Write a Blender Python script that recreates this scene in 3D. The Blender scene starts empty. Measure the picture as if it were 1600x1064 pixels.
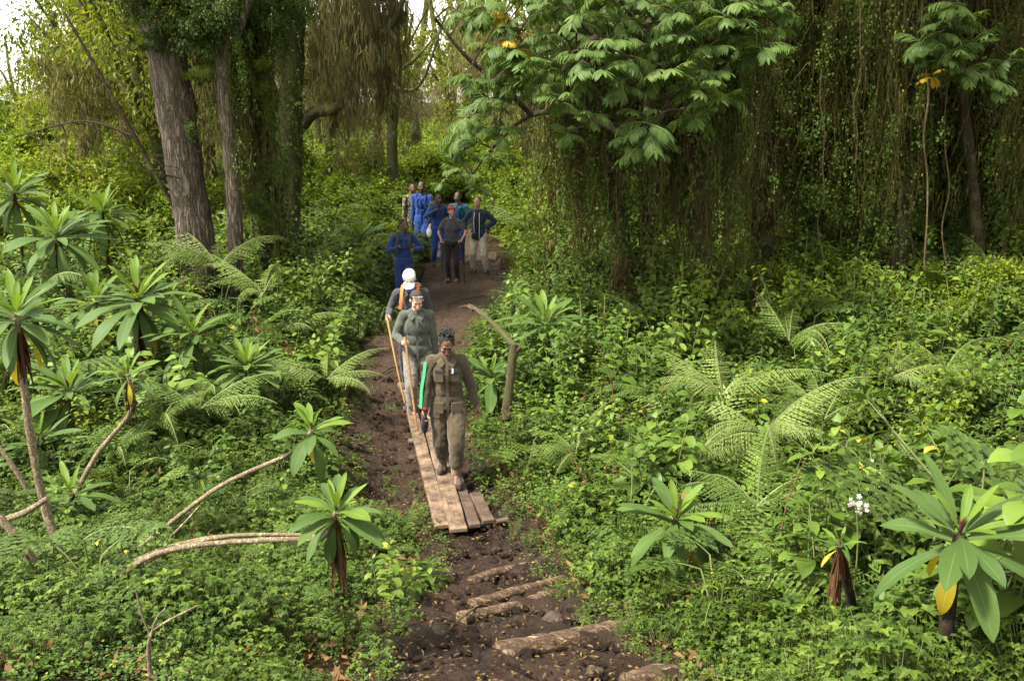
import bpy, bmesh, math, random
import numpy as np
from mathutils import Vector, Matrix, Euler, noise

SC = bpy.context.scene
COL = SC.collection
random.seed(11)
RNG = np.random.default_rng(11)

# ------------------------------------------------------------------ camera
F_PX = 1400.0
CAM_Z = 4.1
PITCH = math.radians(15.3)
cam = bpy.data.cameras.new('camera')
cam.sensor_width = 36.0
cam.lens = F_PX / 1600.0 * 36.0
cam.clip_start = 0.05
cam.clip_end = 2000
camera = bpy.data.objects.new('camera', cam)
camera.location = (0, 0, CAM_Z)
camera.rotation_euler = (math.radians(90) - PITCH, 0, 0)
COL.objects.link(camera)
SC.camera = camera

# ------------------------------------------------------------------ sky, sun, exposure
SUN_EL, SUN_AZ = 57.0, 240.0          # azimuth measured clockwise from +Y (the way the camera looks)
world = bpy.data.worlds.new('World')
SC.world = world
world.use_nodes = True
nt = world.node_tree
bg = nt.nodes['Background']
sky = nt.nodes.new('ShaderNodeTexSky')
sky.sky_type = 'NISHITA'
sky.sun_disc = False
sky.sun_elevation = math.radians(SUN_EL)
sky.sun_rotation = math.radians(SUN_AZ)
sky.dust_density = 1.2
sky.air_density = 1.0
hs = nt.nodes.new('ShaderNodeHueSaturation')
hs.inputs['Saturation'].default_value = 0.12      # bright cloud cover: the sky is white
nt.links.new(sky.outputs['Color'], hs.inputs['Color'])
wb = nt.nodes.new('ShaderNodeMix'); wb.data_type = 'RGBA'; wb.blend_type = 'MULTIPLY'
wb.inputs[0].default_value = 1.0
wb.inputs[7].default_value = (1.0, 0.975, 0.89, 1)     # warm white clouds
nt.links.new(hs.outputs['Color'], wb.inputs[6])
nt.links.new(wb.outputs[2], bg.inputs['Color'])
bg.inputs['Strength'].default_value = 0.15

sl = bpy.data.lights.new('sun', 'SUN')
sl.energy = 3.2
sl.angle = math.radians(6)
sl.color = (1.0, 0.95, 0.86)
sun = bpy.data.objects.new('sun', sl)
az, el = math.radians(SUN_AZ), math.radians(SUN_EL)
sdir = Vector((math.sin(az) * math.cos(el), math.cos(az) * math.cos(el), math.sin(el)))
sun.rotation_euler = sdir.to_track_quat('Z', 'Y').to_euler()
sun.location = sdir * 60
COL.objects.link(sun)

vs = SC.view_settings
vs.view_transform = 'Standard'
vs.look = 'None'
vs.gamma = 1.0
vs.use_curve_mapping = False
vs.exposure = 2.25
SC.render.engine = 'CYCLES'
cy = SC.cycles
cy.max_bounces = 6
cy.diffuse_bounces = 2
cy.glossy_bounces = 2
cy.transmission_bounces = 4
cy.transparent_max_bounces = 4
cy.use_denoising = True
cy.sample_clamp_indirect = 6.0

# ------------------------------------------------------------------ helpers
def ray(u, v):
    """direction through a place in the view, scaled so that its depth along +Y is 1"""
    xc = (u - 800.0) / F_PX
    yc = -(v - 532.0) / F_PX
    c, s = math.cos(PITCH), math.sin(PITCH)
    d = Vector((xc, c + yc * s, -s + yc * c))
    return d / d.y

def at(u, v, Y):
    d = ray(u, v)
    return Vector((d.x * Y, Y, CAM_Z + d.z * Y))

def softplus(t, k):
    return np.log1p(np.exp(np.clip(t * k, -40, 40))) / k

# the trail's centre line (metres) and its half width
TRAIL = []
def seg_dist(px, py, pts):
    """distance to a polyline of (x, y, half width): (distance - half width, half width)"""
    best = np.full(np.shape(px), 1e9)
    for (x0, y0, w0), (x1, y1, w1) in zip(pts[:-1], pts[1:]):
        dx, dy = x1 - x0, y1 - y0
        t = np.clip(((px - x0) * dx + (py - y0) * dy) / (dx * dx + dy * dy), 0, 1)
        d = np.hypot(px - x0 - t * dx, py - y0 - t * dy) - (w0 + t * (w1 - w0))
        best = np.minimum(best, d)
    return best

def base_h(x, y):
    x = np.asarray(x, float); y = np.asarray(y, float)
    z = 0.31 * softplus(7.6 - np.maximum(y, 0.0), 3.0)
    z = z + 0.035 * softplus(y - 27.0, 1.0) * np.exp(-np.maximum(y - 60, 0) / 60)
    z = z + 0.05 * np.sin(x * 0.9 + 1.3) * np.cos(y * 0.7) + 0.03 * np.sin(x * 2.1 + y * 1.7)
    return z

def hit0(u, v, zoff=0.0, fn=base_h):
    d = ray(u, v)
    Y = 9.0
    for _ in range(40):
        x = d.x * Y
        t = (float(fn(x, Y)) + zoff - CAM_Z) / d.z if d.z < -1e-4 else 60.0
        t = min(max(t, 2.0), 90.0)
        Y = 0.5 * Y + 0.5 * t
    return Vector((d.x * Y, Y, CAM_Z + d.z * Y))

for (u, v, w) in [(838, 1120, 1.0), (815, 1050, .95), (772, 950, .74), (760, 880, .58), (748, 815, .42), (700, 735, .40),
                  (655, 655, .48), (628, 600, .60), (650, 540, .78), (700, 478, .86), (735, 430, 1.02), (724, 395, .72), (705, 360, .5), (695, 335, .4)]:
    p = hit0(u, v)
    TRAIL.append((p.x, p.y, w))
DITCH = []
for (u, v, w) in [(600, 600, .35), (592, 660, .38), (590, 720, .33), (610, 790, .25)]:
    p = hit0(u, v)
    DITCH.append((p.x, p.y, w))
DC = hit0(612, 712)

def trail_d(x, y):
    return np.minimum(seg_dist(x, y, TRAIL), seg_dist(x, y, DITCH))

def H(x, y):
    x = np.asarray(x, float); y = np.asarray(y, float)
    d = seg_dist(x, y, TRAIL)
    z = base_h(x, y) + 0.20 * (1 - np.exp(-np.maximum(d, 0) ** 2 / 0.5))
    z = z - 0.42 * np.exp(-(((x - DC.x) / 0.55) ** 2 + ((y - DC.y) / 1.25) ** 2))
    return z

def hit(u, v, zoff=0.0):
    return hit0(u, v, zoff, H)

def hz(x, y):
    return float(H(x, y))

# ---- mesh builder
class MB:
    def __init__(self):
        self.v = []; self.f = []; self.uv = []; self.mi = []; self.n = 0
    def add(self, verts, faces, uvs=None, m=0):
        o = self.n
        self.v.extend([tuple(p) for p in verts])
        self.f.extend([tuple(i + o for i in f) for f in faces])
        self.uv.extend(uvs if uvs is not None else [(0.5, 0.5)] * len(verts))
        self.mi.extend([m] * len(faces))
        self.n += len(verts)
    def mesh(self, name, mats, smooth=True):
        me = bpy.data.meshes.new(name)
        me.from_pydata(self.v, [], self.f)
        uvl = me.uv_layers.new(name='uv')
        li = np.empty(len(me.loops), np.int32); me.loops.foreach_get('vertex_index', li)
        uvl.data.foreach_set('uv', np.asarray(self.uv, np.float32)[li].ravel())
        for m in (mats if isinstance(mats, (list, tuple)) else [mats]):
            me.materials.append(m)
        me.polygons.foreach_set('material_index', np.asarray(self.mi, np.int32))
        if smooth:
            me.polygons.foreach_set('use_smooth', np.ones(len(me.polygons), bool))
        me.update()
        return me

def link(name, me, parent=None, loc=None, rot=None, scale=None, col=None):
    o = bpy.data.objects.new(name, me)
    (col or COL).objects.link(o)
    if parent is not None:
        o.parent = parent
    if loc is not None:
        o.location = loc
    if rot is not None:
        o.rotation_euler = rot
    if scale is not None:
        o.scale = scale if hasattr(scale, '__len__') else (scale,) * 3
    return o

def tag(o, label=None, cat=None, group=None, kind=None):
    if label: o['label'] = label
    if cat: o['category'] = cat
    if group: o['group'] = group
    if kind: o['kind'] = kind
    return o

def thing(name, label, cat, loc=(0, 0, 0), group=None, rz=0.0):
    o = bpy.data.objects.new(name, None)
    COL.objects.link(o)
    o.location = loc
    o.rotation_euler = (0, 0, rz)
    return tag(o, label, cat, group)

LANDMARKS = []       # (x, y, short name) of things that others can be described by
def short(label, x, y):
    """'tall fern| behind the post' -> the full label; keeps what stands before the bar as a landmark"""
    if '|' in label:
        LANDMARKS.append((x, y, label.split('|')[0]))
    return label.replace('|', '')

USED = {}
def beside(prefix, x, y, marks=None):
    """a label that singles one thing out by the landmark nearest to it and the side it stands on"""
    order = sorted(marks or LANDMARKS, key=lambda m: math.hypot(m[0] - x, m[1] - y))
    for (lx, ly, nm) in order[:14]:
        dx, dy = x - lx, y - ly
        tx = -0.6
        if abs(dy) > abs(dx): rel = 'in front of' if dy < 0 else 'behind'
        else: rel = 'on the trail side of' if abs(x - tx) < abs(lx - tx) else 'on the outer side of'
        lab = '%s %s the %s' % (prefix, rel, nm)
        if lab not in USED:
            USED[lab] = 1
            return lab
    lab = '%s not far from the %s' % (prefix, order[0][2])
    USED[lab] = 1
    return lab

def frame(d):
    """two unit vectors across d"""
    d = Vector(d).normalized()
    a = Vector((0, 0, 1)) if abs(d.z) < 0.95 else Vector((1, 0, 0))
    s = d.cross(a).normalized()
    return s, s.cross(d).normalized()

def tube(mb, pts, radii, sides=6, m=0, bump=0.0, cap=True, freq=6.0, vscale=1.0):
    pts = [Vector(p) for p in pts]
    n = len(pts)
    if not hasattr(radii, '__len__'):
        radii = [radii] * n
    vs_, uv = [], []
    s = None
    L = 0.0
    for i, p in enumerate(pts):
        d = (pts[min(i + 1, n - 1)] - pts[max(i - 1, 0)]).normalized()
        if s is None:
            s, t = frame(d)
        else:
            s = (s - d * s.dot(d)).normalized(); t = s.cross(d)
        if i: L += (p - pts[i - 1]).length
        for k in range(sides):
            a = 2 * math.pi * k / sides
            q = s * math.cos(a) + t * math.sin(a)
            r = radii[i]
            if bump:
                r *= 1 + bump * noise.noise((p + q * radii[i]) * freq)
            vs_.append(p + q * r)
            uv.append((k / sides, L * vscale))
    fs = []
    for i in range(n - 1):
        for k in range(sides):
            a = i * sides + k; b = i * sides + (k + 1) % sides
            fs.append((a, b, b + sides, a + sides))
    mb.add(vs_, fs, uv, m)
    if cap:
        mb.add(vs_[:sides], [tuple(range(sides - 1, -1, -1))], None, m)
        mb.add(vs_[-sides:], [tuple(range(sides))], None, m)

def smooth_path(pts, n):
    """Catmull-Rom through the points"""
    P = [Vector(p) for p in pts]
    P = [P[0] * 2 - P[1]] + P + [P[-1] * 2 - P[-2]]
    out = []
    segs = len(P) - 3
    for k in range(n):
        t = k / (n - 1) * segs
        i = min(int(t), segs - 1); t -= i
        a, b, c, d = P[i], P[i + 1], P[i + 2], P[i + 3]
        out.append(0.5 * ((2 * b) + (c - a) * t + (2 * a - 5 * b + 4 * c - d) * t * t + (3 * b - a - 3 * c + d) * t ** 3))
    return out

def blade(mb, o, d, nrm, length, width, arch=0.6, fold=0.25, segs=6, cols=2, peak=0.5, m=0, tip=0.9, wav=0.0, twist=0.0):
    """one leaf: from o along d, bending away from nrm by arch radians; peak = where it is widest"""
    o = Vector(o); d = Vector(d).normalized(); nrm = Vector(nrm)
    nrm = (nrm - d * nrm.dot(d)).normalized()
    side = d.cross(nrm).normalized()
    vs_, uv, fs = [], [], []
    p = o.copy()
    w = cols + 1
    ph = random.random() * 6.28
    for i in range(segs + 1):
        t = i / segs
        a = arch * t ** 1.3
        dd = d * math.cos(a) - nrm * math.sin(a)
        nn = nrm * math.cos(a) + d * math.sin(a)
        if i:
            p = p + dd * (length / segs)
        if t < peak:
            x = t / peak; pr = 0.14 + 0.86 * math.sin(x * math.pi / 2) ** 1.2
        else:
            x = (t - peak) / (1 - peak); pr = max(0.0, 1 - x ** 2.2) ** tip
        hw = 0.5 * width * max(pr, 0.02)
        sd = side * math.cos(twist * t) + nn * math.sin(twist * t)
        for c in range(w):
            q = c / cols * 2 - 1
            lift = abs(q) * hw * fold + wav * width * math.sin(ph + t * 11 + q * 2) * abs(q)
            vs_.append(p + sd * (q * hw) + nn * lift)
            uv.append((c / cols, t))
    for i in range(segs):
        for c in range(cols):
            a = i * w + c
            fs.append((a, a + 1, a + w + 1, a + w))
    mb.add(vs_, fs, uv, m)

def leaf_cloud(P, D, N, L, W, fold=0.25):
    """vectorised: one folded rhombus for each row. Returns verts (4n,3), faces (2n,3)"""
    D = D / np.linalg.norm(D, axis=1, keepdims=True)
    N = N - D * (N * D).sum(1, keepdims=True)
    N = N / np.maximum(np.linalg.norm(N, axis=1, keepdims=True), 1e-6)
    S = np.cross(D, N)
    L = L[:, None]; W = W[:, None]
    mid = P + D * L * 0.45 + N * W * fold
    v = np.stack([P, mid + S * W * 0.5, P + D * L - N * L * 0.15, mid - S * W * 0.5], 1).reshape(-1, 3)
    n = len(P)
    i = np.arange(n) * 4
    f = np.stack([np.stack([i, i + 1, i + 2], 1), np.stack([i, i + 2, i + 3], 1)], 1).reshape(-1, 3)
    return v, f

def np_mesh(name, v, f, mats, mi=None, smooth=False):
    me = bpy.data.meshes.new(name)
    nf, k = f.shape
    me.vertices.add(len(v)); me.vertices.foreach_set('co', np.ascontiguousarray(v, np.float32).ravel())
    me.loops.add(nf * k); me.loops.foreach_set('vertex_index', np.ascontiguousarray(f, np.int32).ravel())
    me.polygons.add(nf)
    me.polygons.foreach_set('loop_start', np.arange(0, nf * k, k, dtype=np.int32))
    me.polygons.foreach_set('loop_total', np.full(nf, k, np.int32))
    for m in (mats if isinstance(mats, (list, tuple)) else [mats]):
        me.materials.append(m)
    if mi is not None:
        me.polygons.foreach_set('material_index', np.asarray(mi, np.int32))
    if smooth:
        me.polygons.foreach_set('use_smooth', np.ones(nf, bool))
    me.update(calc_edges=True)
    me.validate()
    return me

# ------------------------------------------------------------------ materials
def new_mat(name):
    m = bpy.data.materials.new(name)
    m.use_nodes = True
    n = m.node_tree
    b = n.nodes['Principled BSDF']
    return m, n, b

def N_(n, t, **kw):
    x = n.nodes.new(t)
    for k, v in kw.items():
        setattr(x, k, v)
    return x

def ramp(n, fac, stops):
    r = n.nodes.new('ShaderNodeValToRGB')
    e = r.color_ramp.elements
    e[0].position, e[0].color = stops[0][0], (*stops[0][1], 1)
    e[1].position, e[1].color = stops[-1][0], (*stops[-1][1], 1)
    for p, c in stops[1:-1]:
        x = e.new(p); x.color = (*c, 1)
    n.links.new(fac, r.inputs[0])
    return r.outputs[0]

def mixc(n, fac, a, b, mode='MIX'):
    x = n.nodes.new('ShaderNodeMix'); x.data_type = 'RGBA'; x.blend_type = mode
    for s, val in ((x.inputs[0], fac), (x.inputs[6], a), (x.inputs[7], b)):
        if hasattr(val, 'links') or hasattr(val, 'is_linked'):
            n.links.new(val, s)
        else:
            s.default_value = val if not isinstance(val, tuple) else (*val, 1)
    return x.outputs[2]

def math_(n, op, a, b=None):
    x = n.nodes.new('ShaderNodeMath'); x.operation = op
    for i, val in enumerate((a, b)):
        if val is None: continue
        if hasattr(val, 'is_linked'):
            n.links.new(val, x.inputs[i])
        else:
            x.inputs[i].default_value = val
    return x.outputs[0]

def noise_(n, scale, detail=4, vec=None, rough=0.6):
    x = n.nodes.new('ShaderNodeTexNoise')
    x.inputs['Scale'].default_value = scale
    x.inputs['Detail'].default_value = detail
    x.inputs['Roughness'].default_value = rough
    if vec is not None:
        n.links.new(vec, x.inputs['Vector'])
    return x.outputs['Fac']

def objco(n, scale=None):
    tc = n.nodes.new('ShaderNodeTexCoord')
    if scale is None:
        return tc.outputs['Object']
    mp = n.nodes.new('ShaderNodeMapping')
    mp.inputs['Scale'].default_value = scale
    n.links.new(tc.outputs['Object'], mp.inputs['Vector'])
    return mp.outputs[0]

def bump_(n, b, height, strength=0.4, dist=0.02):
    x = n.nodes.new('ShaderNodeBump')
    x.inputs['Strength'].default_value = strength
    x.inputs['Distance'].default_value = dist
    n.links.new(height, x.inputs['Height'])
    n.links.new(x.outputs[0], b.inputs['Normal'])

def leaf_mat(name, stops, trans=0.35, rough=0.55, veins=False, tcol=1.35, old=0.03, spec=0.16):
    """foliage: colour differs from plant to plant and from leaf to leaf; light passes through"""
    m, n, b = new_mat(name)
    oi = n.nodes.new('ShaderNodeObjectInfo')
    ge = n.nodes.new('ShaderNodeNewGeometry')
    s = math_(n, 'ADD', math_(n, 'MULTIPLY', oi.outputs['Random'], 0.45), math_(n, 'MULTIPLY', ge.outputs['Random Per Island'], 0.55))
    c = ramp(n, s, stops)
    tc = n.nodes.new('ShaderNodeTexCoord')
    mott = noise_(n, 30 if not veins else 14, 3, tc.outputs['Object'])
    c = mixc(n, math_(n, 'MULTIPLY', mott, 0.35), c, tuple(x * 0.55 for x in stops[0][1]))
    if old:
        sel = math_(n, 'LESS_THAN', ge.outputs['Random Per Island'], old)
        c = mixc(n, sel, c, (0.24, 0.21, 0.03))
    if veins:
        uv = n.nodes.new('ShaderNodeUVMap')
        sp = n.nodes.new('ShaderNodeSeparateXYZ'); n.links.new(uv.outputs[0], sp.inputs[0])
        ax = math_(n, 'ABSOLUTE', math_(n, 'SUBTRACT', sp.outputs['X'], 0.5))
        rib = math_(n, 'LESS_THAN', ax, 0.022)
        # side veins run forward from the rib
        q = math_(n, 'SUBTRACT', math_(n, 'MULTIPLY', sp.outputs['Y'], 15.0), math_(n, 'MULTIPLY', ax, 9.0))
        sv = math_(n, 'ABSOLUTE', math_(n, 'SUBTRACT', math_(n, 'FRACT', q), 0.5))
        svl = math_(n, 'GREATER_THAN', sv, 0.44)
        v = math_(n, 'MAXIMUM', rib, math_(n, 'MULTIPLY', svl, 0.12))
        c = mixc(n, math_(n, 'MULTIPLY', v, 0.4), c, tuple(min(1, x * 1.35 + 0.02) for x in stops[-1][1]))
        sn = noise_(n, 26, 3, tc.outputs['Object'])          # gnawed and rotten spots
        sp_ = ramp(n, sn, [(0.66, (0, 0, 0)), (0.70, (1, 1, 1))])
        c = mixc(n, math_(n, 'MULTIPLY', sp_, 0.75), c, (0.085, 0.06, 0.018))
        h = math_(n, 'SUBTRACT', math_(n, 'MULTIPLY', sv, -1.0), math_(n, 'MULTIPLY', rib, 0.6))
        bump_(n, b, h, 0.22, 0.006)
    n.links.new(c, b.inputs['Base Color'])
    b.inputs['Roughness'].default_value = rough
    b.inputs['Specular IOR Level'].default_value = spec
    tr = n.nodes.new('ShaderNodeBsdfTranslucent')
    g = mixc(n, 1.0, c, (tcol * 1.05, tcol, tcol * 0.55), 'MULTIPLY')
    n.links.new(g, tr.inputs['Color'])
    mx = n.nodes.new('ShaderNodeMixShader'); mx.inputs[0].default_value = trans
    n.links.new(b.outputs[0], mx.inputs[1]); n.links.new(tr.outputs[0], mx.inputs[2])
    n.links.new(mx.outputs[0], n.nodes['Material Output'].inputs['Surface'])
    return m

def bark_mat(name, dark, light, scale=(14, 14, 2.2), moss=0.0, depth=0.03):
    m, n, b = new_mat(name)
    co = objco(n, scale)
    wn = n.nodes.new('ShaderNodeTexNoise'); wn.inputs['Scale'].default_value = 0.7; wn.inputs['Detail'].default_value = 6
    n.links.new(co, wn.inputs['Vector'])
    va = n.nodes.new('ShaderNodeVectorMath'); va.operation = 'MULTIPLY_ADD'
    n.links.new(wn.outputs['Color'], va.inputs[0]); va.inputs[1].default_value = (1.5, 1.5, 2.5); n.links.new(co, va.inputs[2])
    a_ = noise_(n, 1.0, 9, va.outputs[0], 0.68)
    rid = math_(n, 'MULTIPLY', math_(n, 'ABSOLUTE', math_(n, 'SUBTRACT', a_, 0.5)), 3.2)
    no = noise_(n, 5.0, 7, va.outputs[0], 0.75)
    hgt = math_(n, 'ADD', math_(n, 'MINIMUM', rid, 0.5), math_(n, 'MULTIPLY', no, 0.6))
    c = ramp(n, hgt, [(0.30, dark), (0.52, tuple(a * .6 + c_ * .4 for a, c_ in zip(dark, light))), (0.78, light)])
    if moss:
        mo = noise_(n, 3.0, 5, objco(n))
        f = ramp(n, mo, [(0.5 - moss * 0.25, (0, 0, 0)), (0.62 - moss * 0.2, (1, 1, 1))])
        c = mixc(n, f, c, (0.06, 0.062, 0.022))
    n.links.new(c, b.inputs['Base Color'])
    b.inputs['Roughness'].default_value = 0.9
    b.inputs['Specular IOR Level'].default_value = 0.15
    bump_(n, b, hgt, 0.9, depth)
    return m

def plain_mat(name, col, rough=0.7, var=0.25, scale=8.0, bump=0.3, dist=0.01, spec=0.3, metallic=0.0, wear=None):
    m, n, b = new_mat(name)
    co = objco(n)
    no = noise_(n, scale, 6, co)
    c = ramp(n, no, [(0.3, tuple(x * (1 - var) for x in col)), (0.7, tuple(min(1, x * (1 + var)) for x in col))])
    if wear:
        w = noise_(n, scale * 0.5, 5, co)
        f = ramp(n, w, [(0.52, (0, 0, 0)), (0.68, (1, 1, 1))])
        c = mixc(n, math_(n, 'MULTIPLY', f, 0.7), c, wear)
    n.links.new(c, b.inputs['Base Color'])
    b.inputs['Roughness'].default_value = rough
    b.inputs['Specular IOR Level'].default_value = spec
    b.inputs['Metallic'].default_value = metallic
    if bump:
        bump_(n, b, noise_(n, scale * 5, 4, co), bump, dist)
    return m

M = {}
# real leaf colours (linear)
M['cover'] = leaf_mat('ground_cover_leaf', [(0.0, (0.0165, 0.0341, 0.0044)), (0.5, (0.0496, 0.0880, 0.0096)), (1.0, (0.1313, 0.1869, 0.0210))], 0.22, old=0.006)
M['cover2'] = leaf_mat('small_round_leaf', [(0.0, (0.0204, 0.0413, 0.0072)), (0.5, (0.0488, 0.0920, 0.0144)), (1.0, (0.1092, 0.1733, 0.0263))], 0.2, old=0.006)
M['herb'] = leaf_mat('herb_leaf', [(0.0, (0.0237, 0.0468, 0.0072)), (0.5, (0.0680, 0.1160, 0.0152)), (1.0, (0.1596, 0.2258, 0.0336))], 0.22, rough=0.45, old=0.006)
M['cut'] = leaf_mat('cut_leaf', [(0.0, (0.0226, 0.0413, 0.0060)), (0.6, (0.0576, 0.0960, 0.0144)), (1.0, (0.1292, 0.1785, 0.0263))], 0.2, old=0.006)
M['fern'] = leaf_mat('fern_leaf', [(0.0, (0.045, 0.085, 0.013)), (0.5, (0.085, 0.135, 0.022)), (1.0, (0.15, 0.20, 0.045))], 0.28, old=0.0)
M['fern_pale'] = leaf_mat('pale_fern_leaf', [(0.0, (0.075, 0.12, 0.022)), (0.5, (0.13, 0.18, 0.042)), (1.0, (0.22, 0.25, 0.08))], 0.3, old=0.0)
M['lob'] = leaf_mat('lobelia_leaf', [(0.0, (0.034, 0.068, 0.015)), (0.5, (0.053, 0.094, 0.020)), (1.0, (0.080, 0.124, 0.027))],  0.22, rough=0.55, veins=True, old=0, spec=0.16)
M['lob_young'] = leaf_mat('young_lobelia_leaf', [(0.0, (0.075, 0.13, 0.014)), (0.5, (0.10, 0.165, 0.02)), (1.0, (0.14, 0.20, 0.026))], 0.32, rough=0.5, veins=True, old=0, spec=0.16)
#(0.0, (0.122, 0.180, 0.014)), (0.5, (0.183, 0.240, 0.020)), (1.0, (0.244, 0.280, 0.029))], 0.4, rough=0.4, veins=True, old=0)
M['lob_old'] = leaf_mat('yellowed_lobelia_leaf', [(0.0, (0.26, 0.19, 0.015)), (1.0, (0.42, 0.34, 0.03))], 0.35, rough=0.5, veins=True, old=0)
M['hag'] = leaf_mat('pinnate_leaf', [(0.0, (0.034, 0.066, 0.013)), (0.5, (0.062, 0.106, 0.02)), (1.0, (0.112, 0.165, 0.033))],  0.28, rough=0.55, old=0.0)
M['hag_yellow'] = leaf_mat('yellowed_pinnate_leaf', [(0.0, (0.35, 0.2, 0.015)), (1.0, (0.5, 0.34, 0.03))], 0.35, old=0)
M['tree_light'] = leaf_mat('light_tree_leaf', [(0.0, (0.0401, 0.0605, 0.0055)), (0.5, (0.1168, 0.1480, 0.0112)), (1.0, (0.2562, 0.2625, 0.0263))], 0.42, old=0.006)
M['tree_dark'] = leaf_mat('dark_tree_leaf', [(0.0, (0.027, 0.050, 0.009)), (0.6, (0.055, 0.085, 0.013)), (1.0, (0.091, 0.125, 0.022))], 0.28, old=0.006)
M['bush'] = leaf_mat('bush_leaf', [(0.0, (0.0369, 0.0633, 0.0055)), (0.5, (0.0976, 0.1440, 0.0112)), (1.0, (0.2173, 0.2625, 0.0263))], 0.4, old=0.006)
M['vine_leaf'] = leaf_mat('vine_leaf', [(0.0, (0.04, 0.075, 0.012)), (0.6, (0.085, 0.135, 0.02)), (1.0, (0.16, 0.21, 0.035))], 0.28, old=0.006)
M['vine'] = leaf_mat('vine_strand', [(0.0, (0.032, 0.021, 0.009)), (0.4, (0.07, 0.052, 0.019)), (0.75, (0.115, 0.11, 0.03)), (1.0, (0.24, 0.20, 0.08))], 0.2, rough=0.85, old=0, spec=0.1)
M['lichen'] = leaf_mat('hanging_lichen', [(0.0, (0.12, 0.105, 0.045)), (0.5, (0.22, 0.20, 0.09)), (1.0, (0.34, 0.315, 0.16))], 0.4, rough=0.9, old=0, spec=0.1)
M['deadleaf'] = leaf_mat('dead_leaf', [(0.0, (0.045, 0.022, 0.01)), (0.5, (0.09, 0.045, 0.02)), (1.0, (0.19, 0.11, 0.05))], 0.15, rough=0.85, old=0, spec=0.1)
M['litter'] = leaf_mat('leaf_litter', [(0.0, (0.03, 0.018, 0.01)), (0.55, (0.11, 0.07, 0.025)), (0.85, (0.28, 0.2, 0.06)), (1.0, (0.4, 0.33, 0.06))], 0.15, rough=0.8, old=0)
M['bud'] = leaf_mat('purple_bud', [(0.0, (0.05, 0.018, 0.02)), (1.0, (0.13, 0.05, 0.035))], 0.15, rough=0.5, old=0)
M['petal'] = leaf_mat('petal', [(0.0, (0.55, 0.38, 0.5)), (0.6, (0.7, 0.58, 0.64)), (1.0, (0.8, 0.74, 0.76))], 0.3, rough=0.5, old=0)
M['petal_eye'] = plain_mat('purple_throat', (0.25, 0.04, 0.16), 0.6)
M['stalk'] = plain_mat('green_stalk', (0.10, 0.12, 0.035), 0.6, 0.3)
M['pale_stem'] = bark_mat('pale_bare_stem', (0.085, 0.06, 0.034), (0.38, 0.32, 0.20), scale=(45, 45, 22), depth=0.008)
M['bark'] = bark_mat('furrowed_bark', (0.045, 0.034, 0.023), (0.34, 0.275, 0.20), scale=(16, 16, 2.3), depth=0.12)
M['bark_moss'] = bark_mat('mossy_bark', (0.03, 0.02, 0.012), (0.12, 0.085, 0.05), scale=(13, 13, 3.5), moss=0.8, depth=0.04)
M['bark_dark'] = bark_mat('dark_bark', (0.022, 0.014, 0.009), (0.085, 0.055, 0.032), scale=(13, 13, 3.0), moss=0.1, depth=0.04)
M['rope_vine'] = bark_mat('rope_vine', (0.05, 0.034, 0.018), (0.19, 0.14, 0.075), scale=(30, 30, 8), depth=0.006)
M['deadwood'] = bark_mat('dead_wood', (0.03, 0.02, 0.013), (0.23, 0.17, 0.11), scale=(34, 34, 9), moss=0.3, depth=0.02)

def wood_mat(name, light, dark, mud, grain=(38, 2.0, 38)):
    m, n, b = new_mat(name)
    co = objco(n, (1, 1, 1))
    st = objco(n, grain)
    g = noise_(n, 1.0, 6, st)
    oi = n.nodes.new('ShaderNodeObjectInfo')
    c = ramp(n, g, [(0.25, dark), (0.55, light), (0.85, tuple(min(1, x * 1.25) for x in light))])
    mu = noise_(n, 4.2, 9, co, 0.75)
    f = ramp(n, mu, [(0.58 - mud * 0.2, (0, 0, 0)), (0.80 - mud * 0.2, (1, 1, 1))])
    c = mixc(n, f, c, (0.038, 0.022, 0.014))
    n.links.new(c, b.inputs['Base Color'])
    r = math_(n, 'SUBTRACT', 0.85, math_(n, 'MULTIPLY', f, 0.3))
    n.links.new(r, b.inputs['Roughness'])
    bump_(n, b, math_(n, 'ADD', g, math_(n, 'MULTIPLY', f, 0.5)), 0.5, 0.006)
    return m
M['plank'] = wood_mat('weathered_plank', (0.19, 0.125, 0.072), (0.075, 0.045, 0.026), 1.0, (60, 1.2, 60))
M['plank_muddy'] = wood_mat('muddy_plank', (0.085, 0.053, 0.031), (0.035, 0.021, 0.012), 1.1, (60, 1.2, 60))
M['log'] = bark_mat('muddy_log', (0.05, 0.03, 0.018), (0.33, 0.225, 0.14), scale=(3.5, 20, 20), depth=0.02)

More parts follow.
